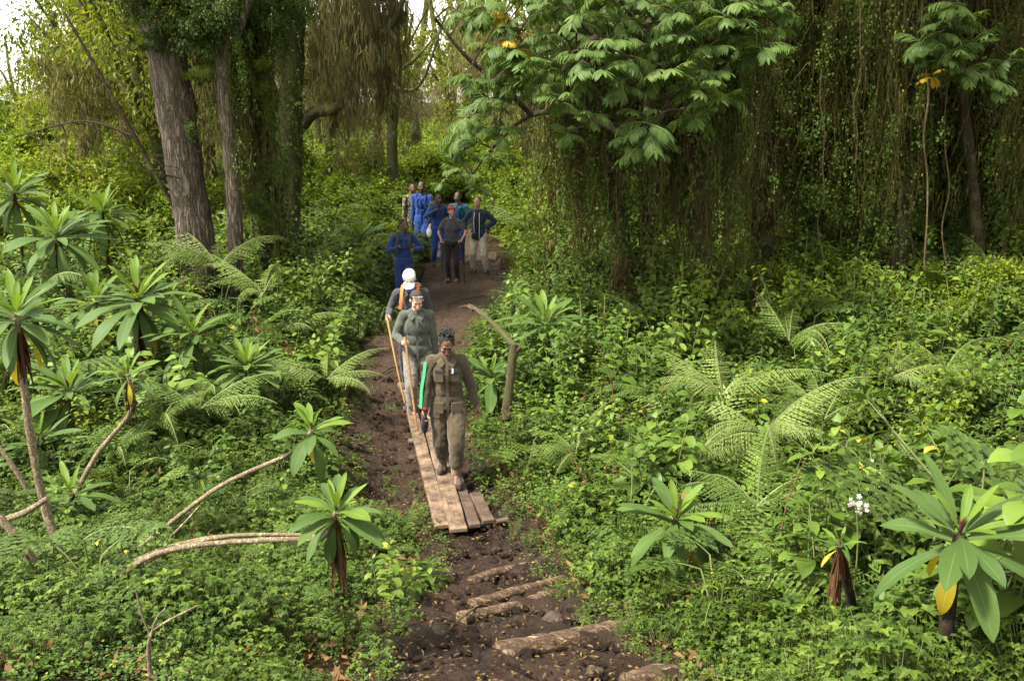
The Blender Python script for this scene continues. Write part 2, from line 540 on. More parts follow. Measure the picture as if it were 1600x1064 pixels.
def mud_mat():
    m, n, b = new_mat('mud')
    tc = n.nodes.new('ShaderNodeTexCoord')
    co = tc.outputs['Object']
    a = noise_(n, 1.1, 6, co)
    f = noise_(n, 26, 8, co, 0.75)
    c = ramp(n, a, [(0.3, (0.012, 0.0065, 0.0038)), (0.5, (0.024, 0.013, 0.0075)), (0.72, (0.052, 0.028, 0.016))])
    c = mixc(n, ramp(n, f, [(0.45, (0, 0, 0)), (0.8, (1, 1, 1))]), c, (0.075, 0.042, 0.025))
    # the trail is drier and redder where it climbs again beyond the planks
    sp = n.nodes.new('ShaderNodeSeparateXYZ'); n.links.new(co, sp.inputs[0])
    mr = n.nodes.new('ShaderNodeMapRange'); mr.inputs[1].default_value = 11.0; mr.inputs[2].default_value = 16.0
    n.links.new(math_(n, 'ADD', sp.outputs['Y'], math_(n, 'MULTIPLY', a, 4.0)), mr.inputs[0])
    dry = ramp(n, f, [(0.3, (0.028, 0.016, 0.0095)), (0.7, (0.074, 0.044, 0.027))])
    c = mixc(n, math_(n, 'MULTIPLY', mr.outputs[0], 0.85), c, dry)
    n.links.new(c, b.inputs['Base Color'])
    wet = ramp(n, noise_(n, 2.3, 4, co), [(0.36, (0.22, 0.22, 0.22)), (0.55, (0.85, 0.85, 0.85))])
    n.links.new(wet, b.inputs['Roughness'])
    b.inputs['Specular IOR Level'].default_value = 0.22
    hgt = math_(n, 'ADD', f, math_(n, 'MULTIPLY', noise_(n, 7, 5, co), 1.4))
    bump_(n, b, hgt, 1.0, 0.06)
    return m
M['mud'] = mud_mat()
M['soil'] = plain_mat('forest_soil', (0.020, 0.013, 0.007), 1.0, 0.5, 3.0, 0.9, 0.06, spec=0.03, wear=(0.022, 0.028, 0.009))
M['stone'] = plain_mat('muddy_stone', (0.06, 0.042, 0.029), 0.8, 0.5, 6.0, 0.8, 0.015, wear=(0.035, 0.023, 0.016))

# ------------------------------------------------------------------ ground and trail
def grow_axis(lo, hi, fine_lo, fine_hi, step, g=1.12):
    a = list(np.arange(fine_lo, fine_hi + 1e-6, step))
    s, x = step, a[-1]
    while x < hi:
        s *= g; x += s; a.append(x)
    s, x = step, a[0]
    while x > lo:
        s *= g; x -= s; a.insert(0, x)
    return np.array(a)

def mud_relief(x, y):
    z = np.zeros(len(x))
    for i in range(len(x)):
        p = Vector((x[i], y[i], 0))
        z[i] = 0.05 * noise.noise(p * 2.3) + 0.05 * noise.noise(p * 5.0) * (0.5 + noise.noise(p * 1.3)) + 0.030 * noise.noise(p * 10) - 0.03 * max(0, noise.noise(p * 3.7 + Vector((9, 0, 0))) - .2)
    return z

def build_ground():
    gx = grow_axis(-260, 260, -2.9, 1.9, 0.042)
    gy = grow_axis(-40, 500, 3.6, 14.0, 0.042)
    X, Y = np.meshgrid(gx, gy)
    x, y = X.ravel(), Y.ravel()
    z = H(x, y)
    td = trail_d(x, y)
    near = (td < 0.6) & (y < 40)
    z[near] += mud_relief(x[near], y[near]) * np.clip(1 - td[near] / 0.6, 0, 1)
    # boot prints
    rs = np.random.default_rng(5)
    tp = np.array(TRAIL)
    for k in range(150):
        i = rs.integers(0, 8); q = rs.random()
        c = tp[i, :2] * (1 - q) + tp[i + 1, :2] * q
        d = tp[i + 1, :2] - tp[i, :2]; a = math.atan2(d[1], d[0]) + rs.normal(0, .25)
        w = tp[i, 2] * .75; c = c + np.array([-math.sin(a), math.cos(a)]) * rs.uniform(-w, w)
        lx_ = (x - c[0]) * math.cos(a) + (y - c[1]) * math.sin(a); ly_ = -(x - c[0]) * math.sin(a) + (y - c[1]) * math.cos(a)
        e = (lx_ / .15) ** 2 + (ly_ / .06) ** 2
        z -= rs.uniform(.015, .045) * np.exp(-e ** 2) - .012 * np.exp(-(e - 1.9) ** 2 * 2)
    # trodden treads behind the log steps
    for (lx, ly, w) in STEPS:
        q = (np.abs(x - lx) < w) & (y > ly - 0.02) & (y < ly + 0.42) & (td < 0.1)
        z[q] += 0.05 * (1 - (y[q] - ly) / 0.42)
        q = (np.abs(x - lx) < w) & (y < ly) & (y > ly - 0.3) & (td < 0.1)
        z[q] -= 0.04 * (1 - (ly - y[q]) / 0.3)
    v = np.stack([x, y, z], 1)
    nx, ny = len(gx), len(gy)
    i, j = np.meshgrid(np.arange(nx - 1), np.arange(ny - 1))
    a = (j * nx + i).ravel()
    f = np.stack([a, a + 1, a + nx + 1, a + nx], 1)
    cx, cyy = x[f].mean(1), y[f].mean(1)
    wob = np.array([0.12 * noise.noise(Vector((p, q, 3.0)) * 1.7) + 0.05 * noise.noise(Vector((p, q, 9.0)) * 6) if abs(p) < 8 and q < 40 else 0 for p, q in zip(cx, cyy)])
    ismud = trail_d(cx, cyy) + wob < 0.06
    def part(name, sel, mat):
        ff = f[sel]
        used, inv = np.unique(ff, return_inverse=True)
        me = np_mesh(name, v[used], inv.reshape(ff.shape), mat, smooth=True)
        o = link(name, me)
        o['kind'] = 'structure'
        return o
    part('ground', ~ismud, M['soil'])
    part('trail', ismud, M['mud'])

# (x, y of a log's middle, half length): used for the treads and for the logs themselves
LOGS = []
for (u0, v0, u1, v1, r, sink) in [(733, 908, 835, 880, .036, .0), (738, 946, 880, 905, .042, .0), (721, 967, 868, 928, .048, .0),
                            (782, 1022, 985, 982, .072, .01), (975, 1068, 1060, 1054, .06, .0)]:
    a, b = hit(u0, v0), hit(u1, v1)
    LOGS.append((a, b, r, sink))
STEPS = [((a.x + b.x) / 2, (a.y + b.y) / 2, (a - b).length / 2) for a, b, r, s in LOGS]
build_ground()

# ------------------------------------------------------------------ undergrowth (nobody could count it)
def rnd(a, b): return a + (b - a) * random.random()

def hdir(a, el=0.0):
    return Vector((math.cos(a) * math.cos(el), math.sin(a) * math.cos(el), math.sin(el)))

def lobed(mb, o, d, nrm, L, W, m=0):
    """small three-lobed leaflet"""
    d = Vector(d).normalized(); nrm = Vector(nrm); nrm = (nrm - d * nrm.dot(d)).normalized(); s = d.cross(nrm)
    o = Vector(o)
    def P(x, y, z): return o + d * (x * L) + s * (y * W) + nrm * (z * L)
    v = [P(0, 0, 0), P(.30, .33, .06), P(.52, .5, .02), P(.58, .24, .06), P(1.0, .10, -.10), P(1.0, -.10, -.10), P(.58, -.24, .06), P(.52, -.5, .02), P(.30, -.33, .06), P(.5, 0, .0)]
    mb.add(v, [(0, 1, 9), (1, 2, 3, 9), (3, 4, 5, 9), (9, 5, 6), (9, 6, 7, 8), (0, 9, 8)], None, m)

def stick(mb, a, b, r, m=1, sides=3):
    tube(mb, [a, (Vector(a) + Vector(b)) / 2, b], [r, r * .8, r * .6], sides, m, cap=False)

def proto_cover(seed):
    random.seed(seed); mb = MB()
    for k in range(22):
        a = rnd(0, 6.28); r = rnd(.02, .17); h = rnd(.06, .30)
        top = Vector((math.cos(a) * r, math.sin(a) * r, h))
        stick(mb, (top.x * .3, top.y * .3, -.03), top, .0022)
        b = rnd(0, 6.28)
        L = rnd(.028, .052)
        for q in (-1.15, 0, 1.15):
            d = hdir(b + q, rnd(-.45, .2))
            lobed(mb, top, d, (rnd(-.3, .3), rnd(-.3, .3), 1), L, L * rnd(.75, .95))
    return mb.mesh('cover', [M['cover'], M['stalk']], smooth=False)

def proto_round(seed):
    random.seed(seed); mb = MB()
    for k in range(52):
        a = rnd(0, 6.28); r = .2 * math.sqrt(random.random()); h = rnd(.015, .10)
        d = hdir(rnd(0, 6.28), rnd(-.3, .35))
        blade(mb, (math.cos(a) * r, math.sin(a) * r, h), d, (rnd(-.3, .3), rnd(-.3, .3), 1), rnd(.022, .042), rnd(.02, .034), .5, .2, 3, 2, .5)
    return mb.mesh('round', [M['cover2']], smooth=False)

def proto_herb(seed, hmax=0.62, big=1.0, mat='herb'):
    random.seed(seed); mb = MB()
    for st in range(random.choice((3, 4, 5))):
        a = rnd(0, 6.28); r = rnd(.02, .20)
        base = Vector((math.cos(a) * r, math.sin(a) * r, -.05))
        h = hmax * rnd(.6, 1)
        top = base + Vector((rnd(-.12, .12), rnd(-.12, .12), h))
        pts = smooth_path([base, base.lerp(top, .5) + Vector((rnd(-.03, .03), rnd(-.03, .03), 0)), top], 6)
        tube(mb, pts, [.004, .004, .0035, .003, .003, .002], 4, 1, cap=False)
        nn = random.choice((7, 8, 9)); b = rnd(0, 3.14)
        for k in range(nn):
            t = .25 + .75 * k / (nn - 1)
            p = base.lerp(top, t)
            L = big * rnd(.07, .13) * (1.0 if t < .8 else .62)
            b += 1.57 + rnd(-.3, .3)
            for q in (0, math.pi):
                d = hdir(b + q + rnd(-.2, .2), rnd(.0, .55) if t > .5 else rnd(-.3, .3))
                pe = p + d * L * .22
                stick(mb, p, pe, .002)
                blade(mb, pe, d, (rnd(-.25, .25), rnd(-.25, .25), 1), L, L * rnd(.5, .68), rnd(.4, 1.0), .22, 4, 2, .36, 0, .95, .05)
        blade(mb, top, hdir(b, .9), (0, 0, 1), .05 * big, .025 * big, .3, .2, 3, 2, .4)
        blade(mb, top, hdir(b + 3, .9), (0, 0, 1), .05 * big, .025 * big, .3, .2, 3, 2, .4)
    return mb.mesh('herb', [M[mat], M['stalk']])

def cut_frond(mb, o, d, up, L, m=0):
    """carrot-like leaf: triangular, twice divided"""
    d = Vector(d).normalized(); up = Vector(up); up = (up - d * up.dot(d)).normalized(); s = d.cross(up)
    npair = 6
    p = Vector(o); pts = [p.copy()]
    for i in range(npair + 2):
        a = .9 * (i / (npair + 1)) ** 1.4
        p = p + (d * math.cos(a) - up * math.sin(a)) * (L / (npair + 2)); pts.append(p.copy())
    tube(mb, pts, [.003] * len(pts), 3, 1, cap=False)
    for i in range(2, len(pts)):
        t = i / (len(pts) - 1)
        pl = L * .46 * (1.08 - t) + .02
        for sg in (-1, 1):
            dd = (s * sg + d * .55 - up * .25 * t).normalized()
            q = pts[i]
            nk = max(2, int(pl / .032))
            for k in range(nk):
                c = q + dd * pl * (k + .6) / nk
                w = .05 * (1 - .55 * k / nk)
                for s2 in (-1, 1):
                    e = (dd * .6 + dd.cross(up) * s2).normalized()
                    lobed(mb, c, e, up + Vector((rnd(-.2, .2), rnd(-.2, .2), 0)), w, w * .75, m)
            lobed(mb, q + dd * pl * .9, dd, up, .045, .035, m)

def proto_cut(seed):
    random.seed(seed); mb = MB()
    n = random.choice((4, 5, 6)); b = rnd(0, 6.28)
    for k in range(n):
        a = b + 6.28 * k / n + rnd(-.4, .4)
        h = rnd(.15, .42)
        base = Vector((0, 0, -.05)); top = hdir(a) * rnd(.05, .18) + Vector((0, 0, h))
        tube(mb, smooth_path([base, base.lerp(top, .6) + Vector((0, 0, .04)), top], 5), .0045, 3, 1, cap=False)
        cut_frond(mb, top, hdir(a, rnd(.1, .45)), (0, 0, 1), rnd(.26, .40))
    return mb.mesh('cut', [M['cut'], M['stalk']], smooth=False)

def proto_grass(seed):
    random.seed(seed); mb = MB()
    for k in range(16):
        a = rnd(0, 6.28)
        blade(mb, hdir(a) * rnd(0, .05), hdir(a, rnd(.8, 1.4)), hdir(a + math.pi, .4), rnd(.16, .38), rnd(.006, .011), rnd(.7, 1.7), .1, 5, 1, .3)
    return mb.mesh('grass', [M['fern']])

def frond(mb, L, wid, arch, npair, m=0, ms=1, droop=0.0, sub=7, curl=0.0):
    """one fern frond from the origin along +X, arching down"""
    p = Vector((0, 0, 0)); seg = npair + 5
    pts, dirs, ups = [], [], []
    ph = rnd(0, 6.28)
    for i in range(seg + 1):
        t = i / seg
        a = arch * t ** 1.5
        d = Vector((math.cos(a), .10 * math.sin(t * 3 + ph), -math.sin(a))).normalized()
        if i: p = p + d * (L / seg)
        pts.append(p.copy()); dirs.append(d); ups.append(Vector((math.sin(a), 0, math.cos(a))))
    tube(mb, pts, [.006 * (1 - .8 * i / seg) + .001 for i in range(seg + 1)], 3, ms, cap=False)
    for i in range(4, seg + 1):
        t = (i - 4) / (seg - 4)
        pl = wid * (0.45 + .55 * math.sin(min(1, t * 3.2) * math.pi / 2)) * (1 - t ** 1.15) + .012
        d, up = dirs[i], ups[i]
        for sg in (-1, 1):
            s = d.cross(up) * sg
            dd = (s + d * (.55 + .6 * t + rnd(-.12, .12)) - up * (droop + rnd(-.15, .25))).normalized()
            nk = max(3, int(sub * pl / wid)); rw = rnd(.7, 1.3); pl *= rnd(.75, 1.1)
            root = pts[i] + d * rnd(-.004, .004)
            tipv = root + dd * pl - up * pl * rnd(.15, .5) + d * pl * .12
            # blade of the pinna, saw-edged: pinnules as pairs of triangles
            vs_, fs = [root], []
            sd = (d - dd * d.dot(dd)).normalized()
            for k in range(nk + 1):
                x = k / nk
                c = root.lerp(tipv, x) - up * (pl * .10 * math.sin(x * 2))
                w = (pl * (.060 if npair > 30 else .07) * (1 - x ** 1.3) + .0018) * rw
                vs_ += [c, c + sd * w + dd * w * .9, c - sd * w + dd * w * .9]
            for k in range(nk):
                b = 1 + 3 * k
                fs += [(b, b + 1, b + 3), (b, b + 3, b + 2)]
            mb.add(vs_, fs, None, m)

def fern_mesh(seed, mat, L=.8, wid=.17, arch=1.1, npair=20, droop=.45):
    random.seed(seed); mb = MB()
    frond(mb, L, wid, arch, npair, 0, 1, droop)
    return mb.mesh('frond', [M[mat], M['stalk']], smooth=False)

def proto_fern(seed, mat='fern'):
    random.seed(seed); mb = MB(); n = 6
    for k in range(n):
        t = MB(); frond(t, rnd(.4, .65), .14, rnd(.8, 1.5), 17, 0, 1, .15, 5)
        Mx = Matrix.Rotation(6.28 * k / n + rnd(-.4, .4), 4, 'Z') @ Matrix.Rotation(-rnd(.5, 1.1), 4, 'Y')
        mb.add([Mx @ Vector(v) for v in t.v], t.f, None, 0)
    return mb.mesh('small_fern', [M[mat]], smooth=False)

def proto_shrub(seed, h=1.0, mat='herb'):
    """waist-high bushy herb with many leaves"""
    random.seed(seed); mb = MB()
    for st in range(9):
        a = rnd(0, 6.28); r0, r1 = rnd(.02, .12), rnd(.15, .42)
        base = hdir(a) * r0 + Vector((0, 0, -.05)); top = hdir(a + rnd(-.5, .5)) * r1 + Vector((0, 0, h * rnd(.5, 1)))
        mid = base.lerp(top, .5) + Vector((0, 0, .1))
        pts = smooth_path([base, mid, top], 7)
        tube(mb, pts, [.006, .005, .005, .004, .004, .003, .002], 4, 1, cap=False)
        b = rnd(0, 3.14)
        for k in range(10):
            t = .3 + .7 * k / 9
            p = pts[min(6, int(t * 6))].lerp(pts[min(6, int(t * 6) + 1)], t * 6 - int(t * 6))
            b += 1.57 + rnd(-.4, .4)
            L = rnd(.06, .12) * (1 if t < .85 else .65)
            for q in (0, math.pi):
                d = hdir(b + q + rnd(-.3, .3), rnd(-.3, .45))
                pe = p + d * L * .3
                blade(mb, pe, d, (rnd(-.3, .3), rnd(-.3, .3), 1), L, L * rnd(.48, .62), rnd(.4, 1.1), .22, 4, 2, .38, 0, .95, .05)
    return mb.mesh('shrub', [M[mat], M['stalk']])

def proto_dead(seed):
    """dry brown stalks and withered leaves"""
    random.seed(seed); mb = MB()
    for k in range(7):
        a = rnd(0, 6.28); base = hdir(a) * rnd(0, .12)
        top = base + hdir(a + rnd(-1, 1), rnd(.1, 1.3)) * rnd(.25, .75)
        tube(mb, smooth_path([base, base.lerp(top, .5) + Vector((rnd(-.05, .05), rnd(-.05, .05), rnd(0, .08))), top], 6), [.005, .005, .004, .004, .003, .002], 4, 0, cap=False)
        for q in range(3):
            blade(mb, base.lerp(top, rnd(.3, 1)), hdir(rnd(0, 6.28), rnd(-1.2, 0)), (rnd(-.5, .5), rnd(-.5, .5), 1), rnd(.05, .11), rnd(.02, .04), rnd(.5, 1.5), .4, 3, 2, .4, 0, .9, .1, rnd(-1, 1))
    return mb.mesh('dead', [M['deadleaf']])

PROTO_N = [0]
def scatter(name, label, cat, protos, P, R, S, I):
    PROTO_N[0] += 1
    pc = bpy.data.collections.new('plants_%s' % name)
    for k, me in enumerate(protos):
        o = bpy.data.objects.new('plant_%s_%02d' % (name, k), me)
        pc.objects.link(o)
    me = bpy.data.meshes.new(name)
    n = len(P)
    me.vertices.add(n); me.vertices.foreach_set('co', np.asarray(P, np.float32).ravel())
    a = me.attributes.new('rot', 'FLOAT_VECTOR', 'POINT'); a.data.foreach_set('vector', np.asarray(R, np.float32).ravel())
    a = me.attributes.new('scl', 'FLOAT', 'POINT'); a.data.foreach_set('value', np.asarray(S, np.float32))
    a = me.attributes.new('idx', 'INT', 'POINT'); a.data.foreach_set('value', np.asarray(I, np.int32))
    o = link(name, me)
    g = bpy.data.node_groups.new('scatter_' + name, 'GeometryNodeTree')
    g.interface.new_socket('Geometry', in_out='INPUT', socket_type='NodeSocketGeometry')
    g.interface.new_socket('Geometry', in_out='OUTPUT', socket_type='NodeSocketGeometry')
    gi, go = g.nodes.new('NodeGroupInput'), g.nodes.new('NodeGroupOutput')
    ip = g.nodes.new('GeometryNodeInstanceOnPoints')
    ci = g.nodes.new('GeometryNodeCollectionInfo')
    ci.inputs['Collection'].default_value = pc
    ci.inputs['Separate Children'].default_value = True
    ci.inputs['Reset Children'].default_value = True
    def na(nm, ty):
        x = g.nodes.new('GeometryNodeInputNamedAttribute'); x.data_type = ty
        x.inputs['Name'].default_value = nm
        return x.outputs['Attribute']
    e = g.nodes.new('FunctionNodeEulerToRotation')
    L = g.links.new
    L(gi.outputs[0], ip.inputs['Points'])
    L(ci.outputs[0], ip.inputs['Instance'])
    ip.inputs['Pick Instance'].default_value = True
    L(na('idx', 'INT'), ip.inputs['Instance Index'])
    L(na('rot', 'FLOAT_VECTOR'), e.inputs[0]); L(e.outputs[0], ip.inputs['Rotation'])
    L(na('scl', 'FLOAT'), ip.inputs['Scale'])
    L(ip.outputs[0], go.inputs[0])
    md = o.modifiers.new('scatter', 'NODES'); md.node_group = g
    tag(o, label, cat, None, 'stuff')
    return o

def field(x, y, s, off):
    return np.array([noise.noise(Vector((a * s, b * s, off))) for a, b in zip(x, y)])

def sample_area(n, y0, y1, margin=1.5, power=1.0):
    """points over the ground the view takes in, denser nearer"""
    t = RNG.random(n) ** power
    y = y0 + (y1 - y0) * t
    hw = 0.60 * y + margin
    x = (RNG.random(n) * 2 - 1) * hw
    return x, y

def orient(n, tilt=.15):
    return np.stack([RNG.normal(0, tilt, n), RNG.normal(0, tilt, n), RNG.random(n) * 6.283], 1)

KEEP_CLEAR = []     # (x, y, radius): places kept free of tall herbs (people, plants that stand alone)
def clear_mask(x, y):
    m = np.ones(len(x), bool)
    for (a, b, r) in KEEP_CLEAR:
        m &= np.hypot(x - a, y - b) > r
    return m

def pts3(x, y, dz=0.0):
    return np.stack([x, y, H(x, y) + dz], 1)

def build_cover():
    pr = [proto_cover(s) for s in (1, 2, 3)] + [proto_round(s) for s in (4, 5)]
    # near, dense
    x, y = sample_area(26000, 3.6, 21, 1.6, 1.1)
    td = trail_d(x, y) + 0.14 * field(x, y, 1.9, 5.0)
    f1 = field(x, y, .8, 1.0)
    gap = field(x, y, 1.1, 31.0)
    keep = (td > 0.02) & (RNG.random(len(x)) < np.clip(.25 + td * 3, 0, 1) * np.clip(1.15 + 2.2 * gap, .22, 1))
    x, y, td, f1 = x[keep], y[keep], td[keep], f1[keep]
    S = RNG.uniform(.65, 1.3, len(x)) * np.where((y < 8.4) & (x < -.6), .72, 1.0) * (1 + .75 * field(x, y, 1.4, 12.0)) * np.clip(.45 + td * 1.1, .45, 1.1) * (1 + .02 * np.maximum(y - 8, 0))
    for (a, b, r) in KEEP_CLEAR:
        if b < 8.5 and a > 1: S = np.where(np.hypot(x - a, y - b) < r * 1.5, S * .55, S)
    I = np.where(f1 + RNG.normal(0, .22, len(x)) > .25, RNG.integers(3, 5, len(x)), RNG.integers(0, 3, len(x)))
    scatter('ground_cover', 'low carpet of bright green lobed leaves covering the forest floor', 'ground cover', pr, pts3(x, y, .0), orient(len(x), .2), S, I)
    # weeds creeping into the trail's edges
    x, y = sample_area(9000, 4, 20, -1)
    td = trail_d(x, y) + 0.16 * field(x, y, 2.6, 8.0)
    keep = (td < 0.08) & (td > -.22) & (RNG.random(len(x)) < .55)
    x, y = x[keep], y[keep]
    scatter('trail_edge_weeds', 'small green weeds creeping over the muddy edges of the trail', 'weeds', pr, pts3(x, y, -.01), orient(len(x), .25), RNG.uniform(.25, .6, len(x)), RNG.integers(0, 5, len(x)))

def build_herbs():
    herbs = [proto_herb(s) for s in (21, 22, 23)] + [proto_herb(24, .85, 1.25), proto_herb(25, .4, .8)]
    cuts = [proto_cut(s) for s in (31, 32, 33)]
    ferns = [proto_fern(s, 'fern') for s in (41, 42)] + [proto_fern(43, 'fern_pale')]
    grass = [proto_grass(51)]
    shr = [proto_shrub(141), proto_shrub(142, .85), proto_shrub(143, 1.1, 'bush'), proto_shrub(144, .9, 'cover2')]
    pr = herbs + cuts + ferns + grass + shr + [proto_dead(151), proto_dead(152)]          # 0-4, 5-7, 8-10, 11, 12-15, 16-17
    x, y = sample_area(9000, 4.2, 30, 2.5, .85)
    td = trail_d(x, y)
    f = field(x, y, .55, 2.0); g = field(x, y, .5, 7.0)
    dens = np.clip(.5 + .9 * f, .08, 1) * np.clip((td - .05) * 1.4, 0, 1)
    # the floor stays low at the foot of the view, on the side of the fallen stems
    low = (y < 8.2) & (x < -0.6)
    dens = np.where(low, dens * .42, dens)
    keep = (RNG.random(len(x)) < dens) & clear_mask(x, y)
    x, y, td, f, g = x[keep], y[keep], td[keep], f[keep], g[keep]
    r = RNG.random(len(x)); left = x < -.5
    I = np.where(left, np.where(r < .34, RNG.integers(5, 8, len(x)), np.where(r < .62, RNG.integers(8, 10, len(x)), RNG.integers(0, 5, len(x)))),
                 np.where(r < .13, RNG.integers(5, 8, len(x)), np.where(r < .36, RNG.integers(8, 11, len(x)), RNG.integers(0, 5, len(x)))))
    I = np.where(RNG.random(len(x)) < .05, 11, I)
    S = RNG.uniform(.6, 1.5, len(x)) * (1 + .5 * field(x, y, 1.2, 17.0)) * np.where((y < 8.2) & (x < -.6), .6, 1) * np.clip(.5 + td * .55, .5, 1.25) * (1 + .012 * np.maximum(y - 8, 0)) * (1 + .35 * np.maximum(g, 0))
    # waist-high growth away from the trail, highest under the trees
    f3 = field(x, y, .45, 21.0)
    tall = (td > .55) & (y > 8.0) & (RNG.random(len(x)) < np.clip(.34 + .6 * f3 + .03 * (y - 9) + np.where(x > 0, .06, -.02), 0, .7))
    I = np.where(tall, RNG.integers(12, 16, len(x)), I)
    S = np.where(tall, RNG.uniform(.55, 1.3, len(x)) * np.clip(.8 + .075 * (y - 8), .75, 1.35) * np.clip(.5 + td * .4, .5, 1), S)
    I = np.where(RNG.random(len(x)) < .07, RNG.integers(16, 18, len(x)), I)
    scatter('undergrowth', 'dense mixed undergrowth of leafy herbs, cut leaves and small ferns', 'undergrowth', pr, pts3(x, y), orient(len(x), .18), S, I)
    return herbs, cuts

def build_far():
    """the floor of the wood further off"""
    mb = MB(); random.seed(3)
    protos = []
    for s in range(3):
        rs = np.random.default_rng(60 + s); n = 420
        a = rs.random(n) * 6.283; rr = np.sqrt(rs.random(n)) * .75
        z = rs.random(n) ** .8 * (1.0 - .5 * rr)
        P = np.stack([np.cos(a) * rr, np.sin(a) * rr, z], 1)
        D = np.stack([np.cos(a + rs.normal(0, .8, n)), np.sin(a + rs.normal(0, .8, n)), rs.normal(.1, .5, n)], 1)
        Nn = np.stack([rs.normal(0, .4, n), rs.normal(0, .4, n), np.ones(n)], 1)
        v, f = leaf_cloud(P, D, Nn, rs.uniform(.09, .2, n), rs.uniform(.05, .1, n))
        protos.append(np_mesh('far_herb', v, f, M['bush' if s else 'fern']))
    protos += [proto_fern(71, 'fern'), proto_fern(72, 'fern_pale')]
    n = 5200
    y = 19 + (70 - 19) * RNG.random(n) ** 1.3
    x = (RNG.random(n) * 2 - 1) * (.62 * y + 5)
    td = trail_d(x, y)
    keep = td > .35
    x, y, td = x[keep], y[keep], td[keep]
    S = RNG.uniform(.5, 1.15, len(x)) * np.clip(.5 + td * .3, .5, 1.3)
    I = RNG.integers(0, 5, len(x))
    S = np.where(I > 2, S * 1.8, S)
    scatter('far_undergrowth', 'bright green mass of bushes and ferns filling the floor of the far wood', 'undergrowth', protos, pts3(x, y), orient(len(x), .15), S, I)

# ------------------------------------------------------------------ giant lobelias
LEAF = {}
def lobelia_leaves():
    random.seed(77)
    for key, arch, fold, peak in [('up', .18, .32, .62), ('mid', .32, .24, .6), ('mid2', .55, .2, .58), ('low', .95, .15, .6), ('hang', .6, .12, .62)]:
        for k in range(3):
            mb = MB()
            blade(mb, (0, 0, 0), (1, 0, 0), (0, 0, 1), 1.0, rnd(.17, .235), arch + rnd(-.1, .15), fold, 11, 2, peak, 0, .8, .05, rnd(-.35, .35))
            for mk in ('lob', 'lob_young', 'lob_old'):
                me = mb.mesh('leaf', [M[mk]])
                LEAF[(key, k, mk)] = me
    for k in range(3):
        mb = MB()
        for q in range(44):
            a = rnd(0, 6.28)
            blade(mb, hdir(a) * rnd(.01, .03) + Vector((0, 0, rnd(-.35, 0))), hdir(a, -1.42), hdir(a, .3), rnd(.25, .75), rnd(.018, .055), rnd(-.15, .3), .6, 5, 2, .5, 0, .9, .08, rnd(-1.2, 1.2))
        LEAF[('skirt', k)] = mb.mesh('dead_skirt', [M['deadleaf']])
    mb = MB()
    for q in range(11):
        a = q * 2.4
        blade(mb, hdir(a) * .012, hdir(a, 1.35), hdir(a + math.pi, .2), rnd(.6, 1), rnd(.1, .14), -.1, .6, 4, 2, .35)
    LEAF['bud'] = mb.mesh('bud', [M['bud']])

LOB_N = [0]
def lobelia(label, centre, r, stem, n=30, skirt=1.0, tilt=(0, 0), old=1, group='giant lobelias', young=.28, stem_r=.03, stem_mat='bark_dark', widen=1.0, bud=True):
    """rosette of long leaves at centre; stem: path from the ground to the centre"""
    LOB_N[0] += 1
    random.seed(500 + LOB_N[0])
    stem = [Vector(p) for p in stem]
    base = stem[0]
    t = thing('giant_lobelia', short(label, centre[0], centre[1]), 'plant', base, group)
    mb = MB()
    path = smooth_path([p - base for p in stem] + [Vector(centre) - base], 14)
    tube(mb, path, [stem_r * (1.15 - .3 * i / 13) for i in range(14)], 8, 0, .25, freq=30)
    link('stem', mb.mesh('stem', [M[stem_mat]]), t)
    c = Vector(centre) - base
    T = Euler((tilt[0], tilt[1], 0)).to_matrix()
    if bud:
        o = link('bud', LEAF['bud'], t, c, Euler((tilt[0], tilt[1], 0)), r * .30)
    ang = rnd(0, 6.28)
    n = int(n * 1.3)
    for i in range(n):
        q = i / (n - 1)                       # 0 = youngest, upright; 1 = oldest, hanging
        ang += 2.39996 + rnd(-.25, .25)
        el = 1.2 - 1.45 * q ** .7 + rnd(-.24, .24) - (rnd(.3, .8) if q > .82 else 0)
        if q > .3 and random.random() < .12: continue          # a leaf lost
        L = r * (.6 + .5 * min(1, q * 2.4)) * rnd(.75, 1.15)
        if q > .8: L *= .92
        key = 'up' if q < .22 else ('mid' if q < .5 else ('mid2' if q < .72 else ('low' if el > -.75 else 'hang')))
        mk = 'lob_young' if q < young else 'lob'
        if i >= n - old or (q > .85 and random.random() < .08): mk = 'lob_old'
        d = T @ hdir(ang, el)
        up = T @ Vector((0, 0, 1))
        if abs(d.dot(up)) > .93: up = -hdir(ang)
        y = up.cross(d).normalized(); z = d.cross(y)
        Mx = Matrix((d, y, z)).transposed()
        o = link('leaf', LEAF[(key, random.randint(0, 2), mk)], t, c + T @ Vector((0, 0, .05 * r - .28 * r * q)) + d * .02, Mx.to_euler())
        w = L * rnd(.85, 1.15) * widen * (.85 if q < .25 else 1)
        o.scale = (L, w, w)
        if mk == 'lob_old': tag(o, 'yellowed drooping old leaf')
    if skirt:
        o = link('dead_skirt', LEAF[('skirt', LOB_N[0] % 3)], t, c + Vector((0, 0, -.10 * r)), (0, 0, rnd(0, 6)), skirt)
        o['kind'] = 'stuff'
    KEEP_CLEAR.append((c.x + base.x, c.y + base.y, r * .55))
    return t

def stem_to(u, v, zo, base_dx=0.0, base_dy=0.0):
    """centre of a rosette seen at (u, v) that is zo above the ground, and the straight stem below it"""
    c = hit(u, v, zo)
    b = Vector((c.x + base_dx, c.y + base_dy, 0)); b.z = hz(b.x, b.y) - .05
    return c, [b, b.lerp(c, .55) + Vector((rnd(-.03, .03), rnd(-.03, .03), 0))]

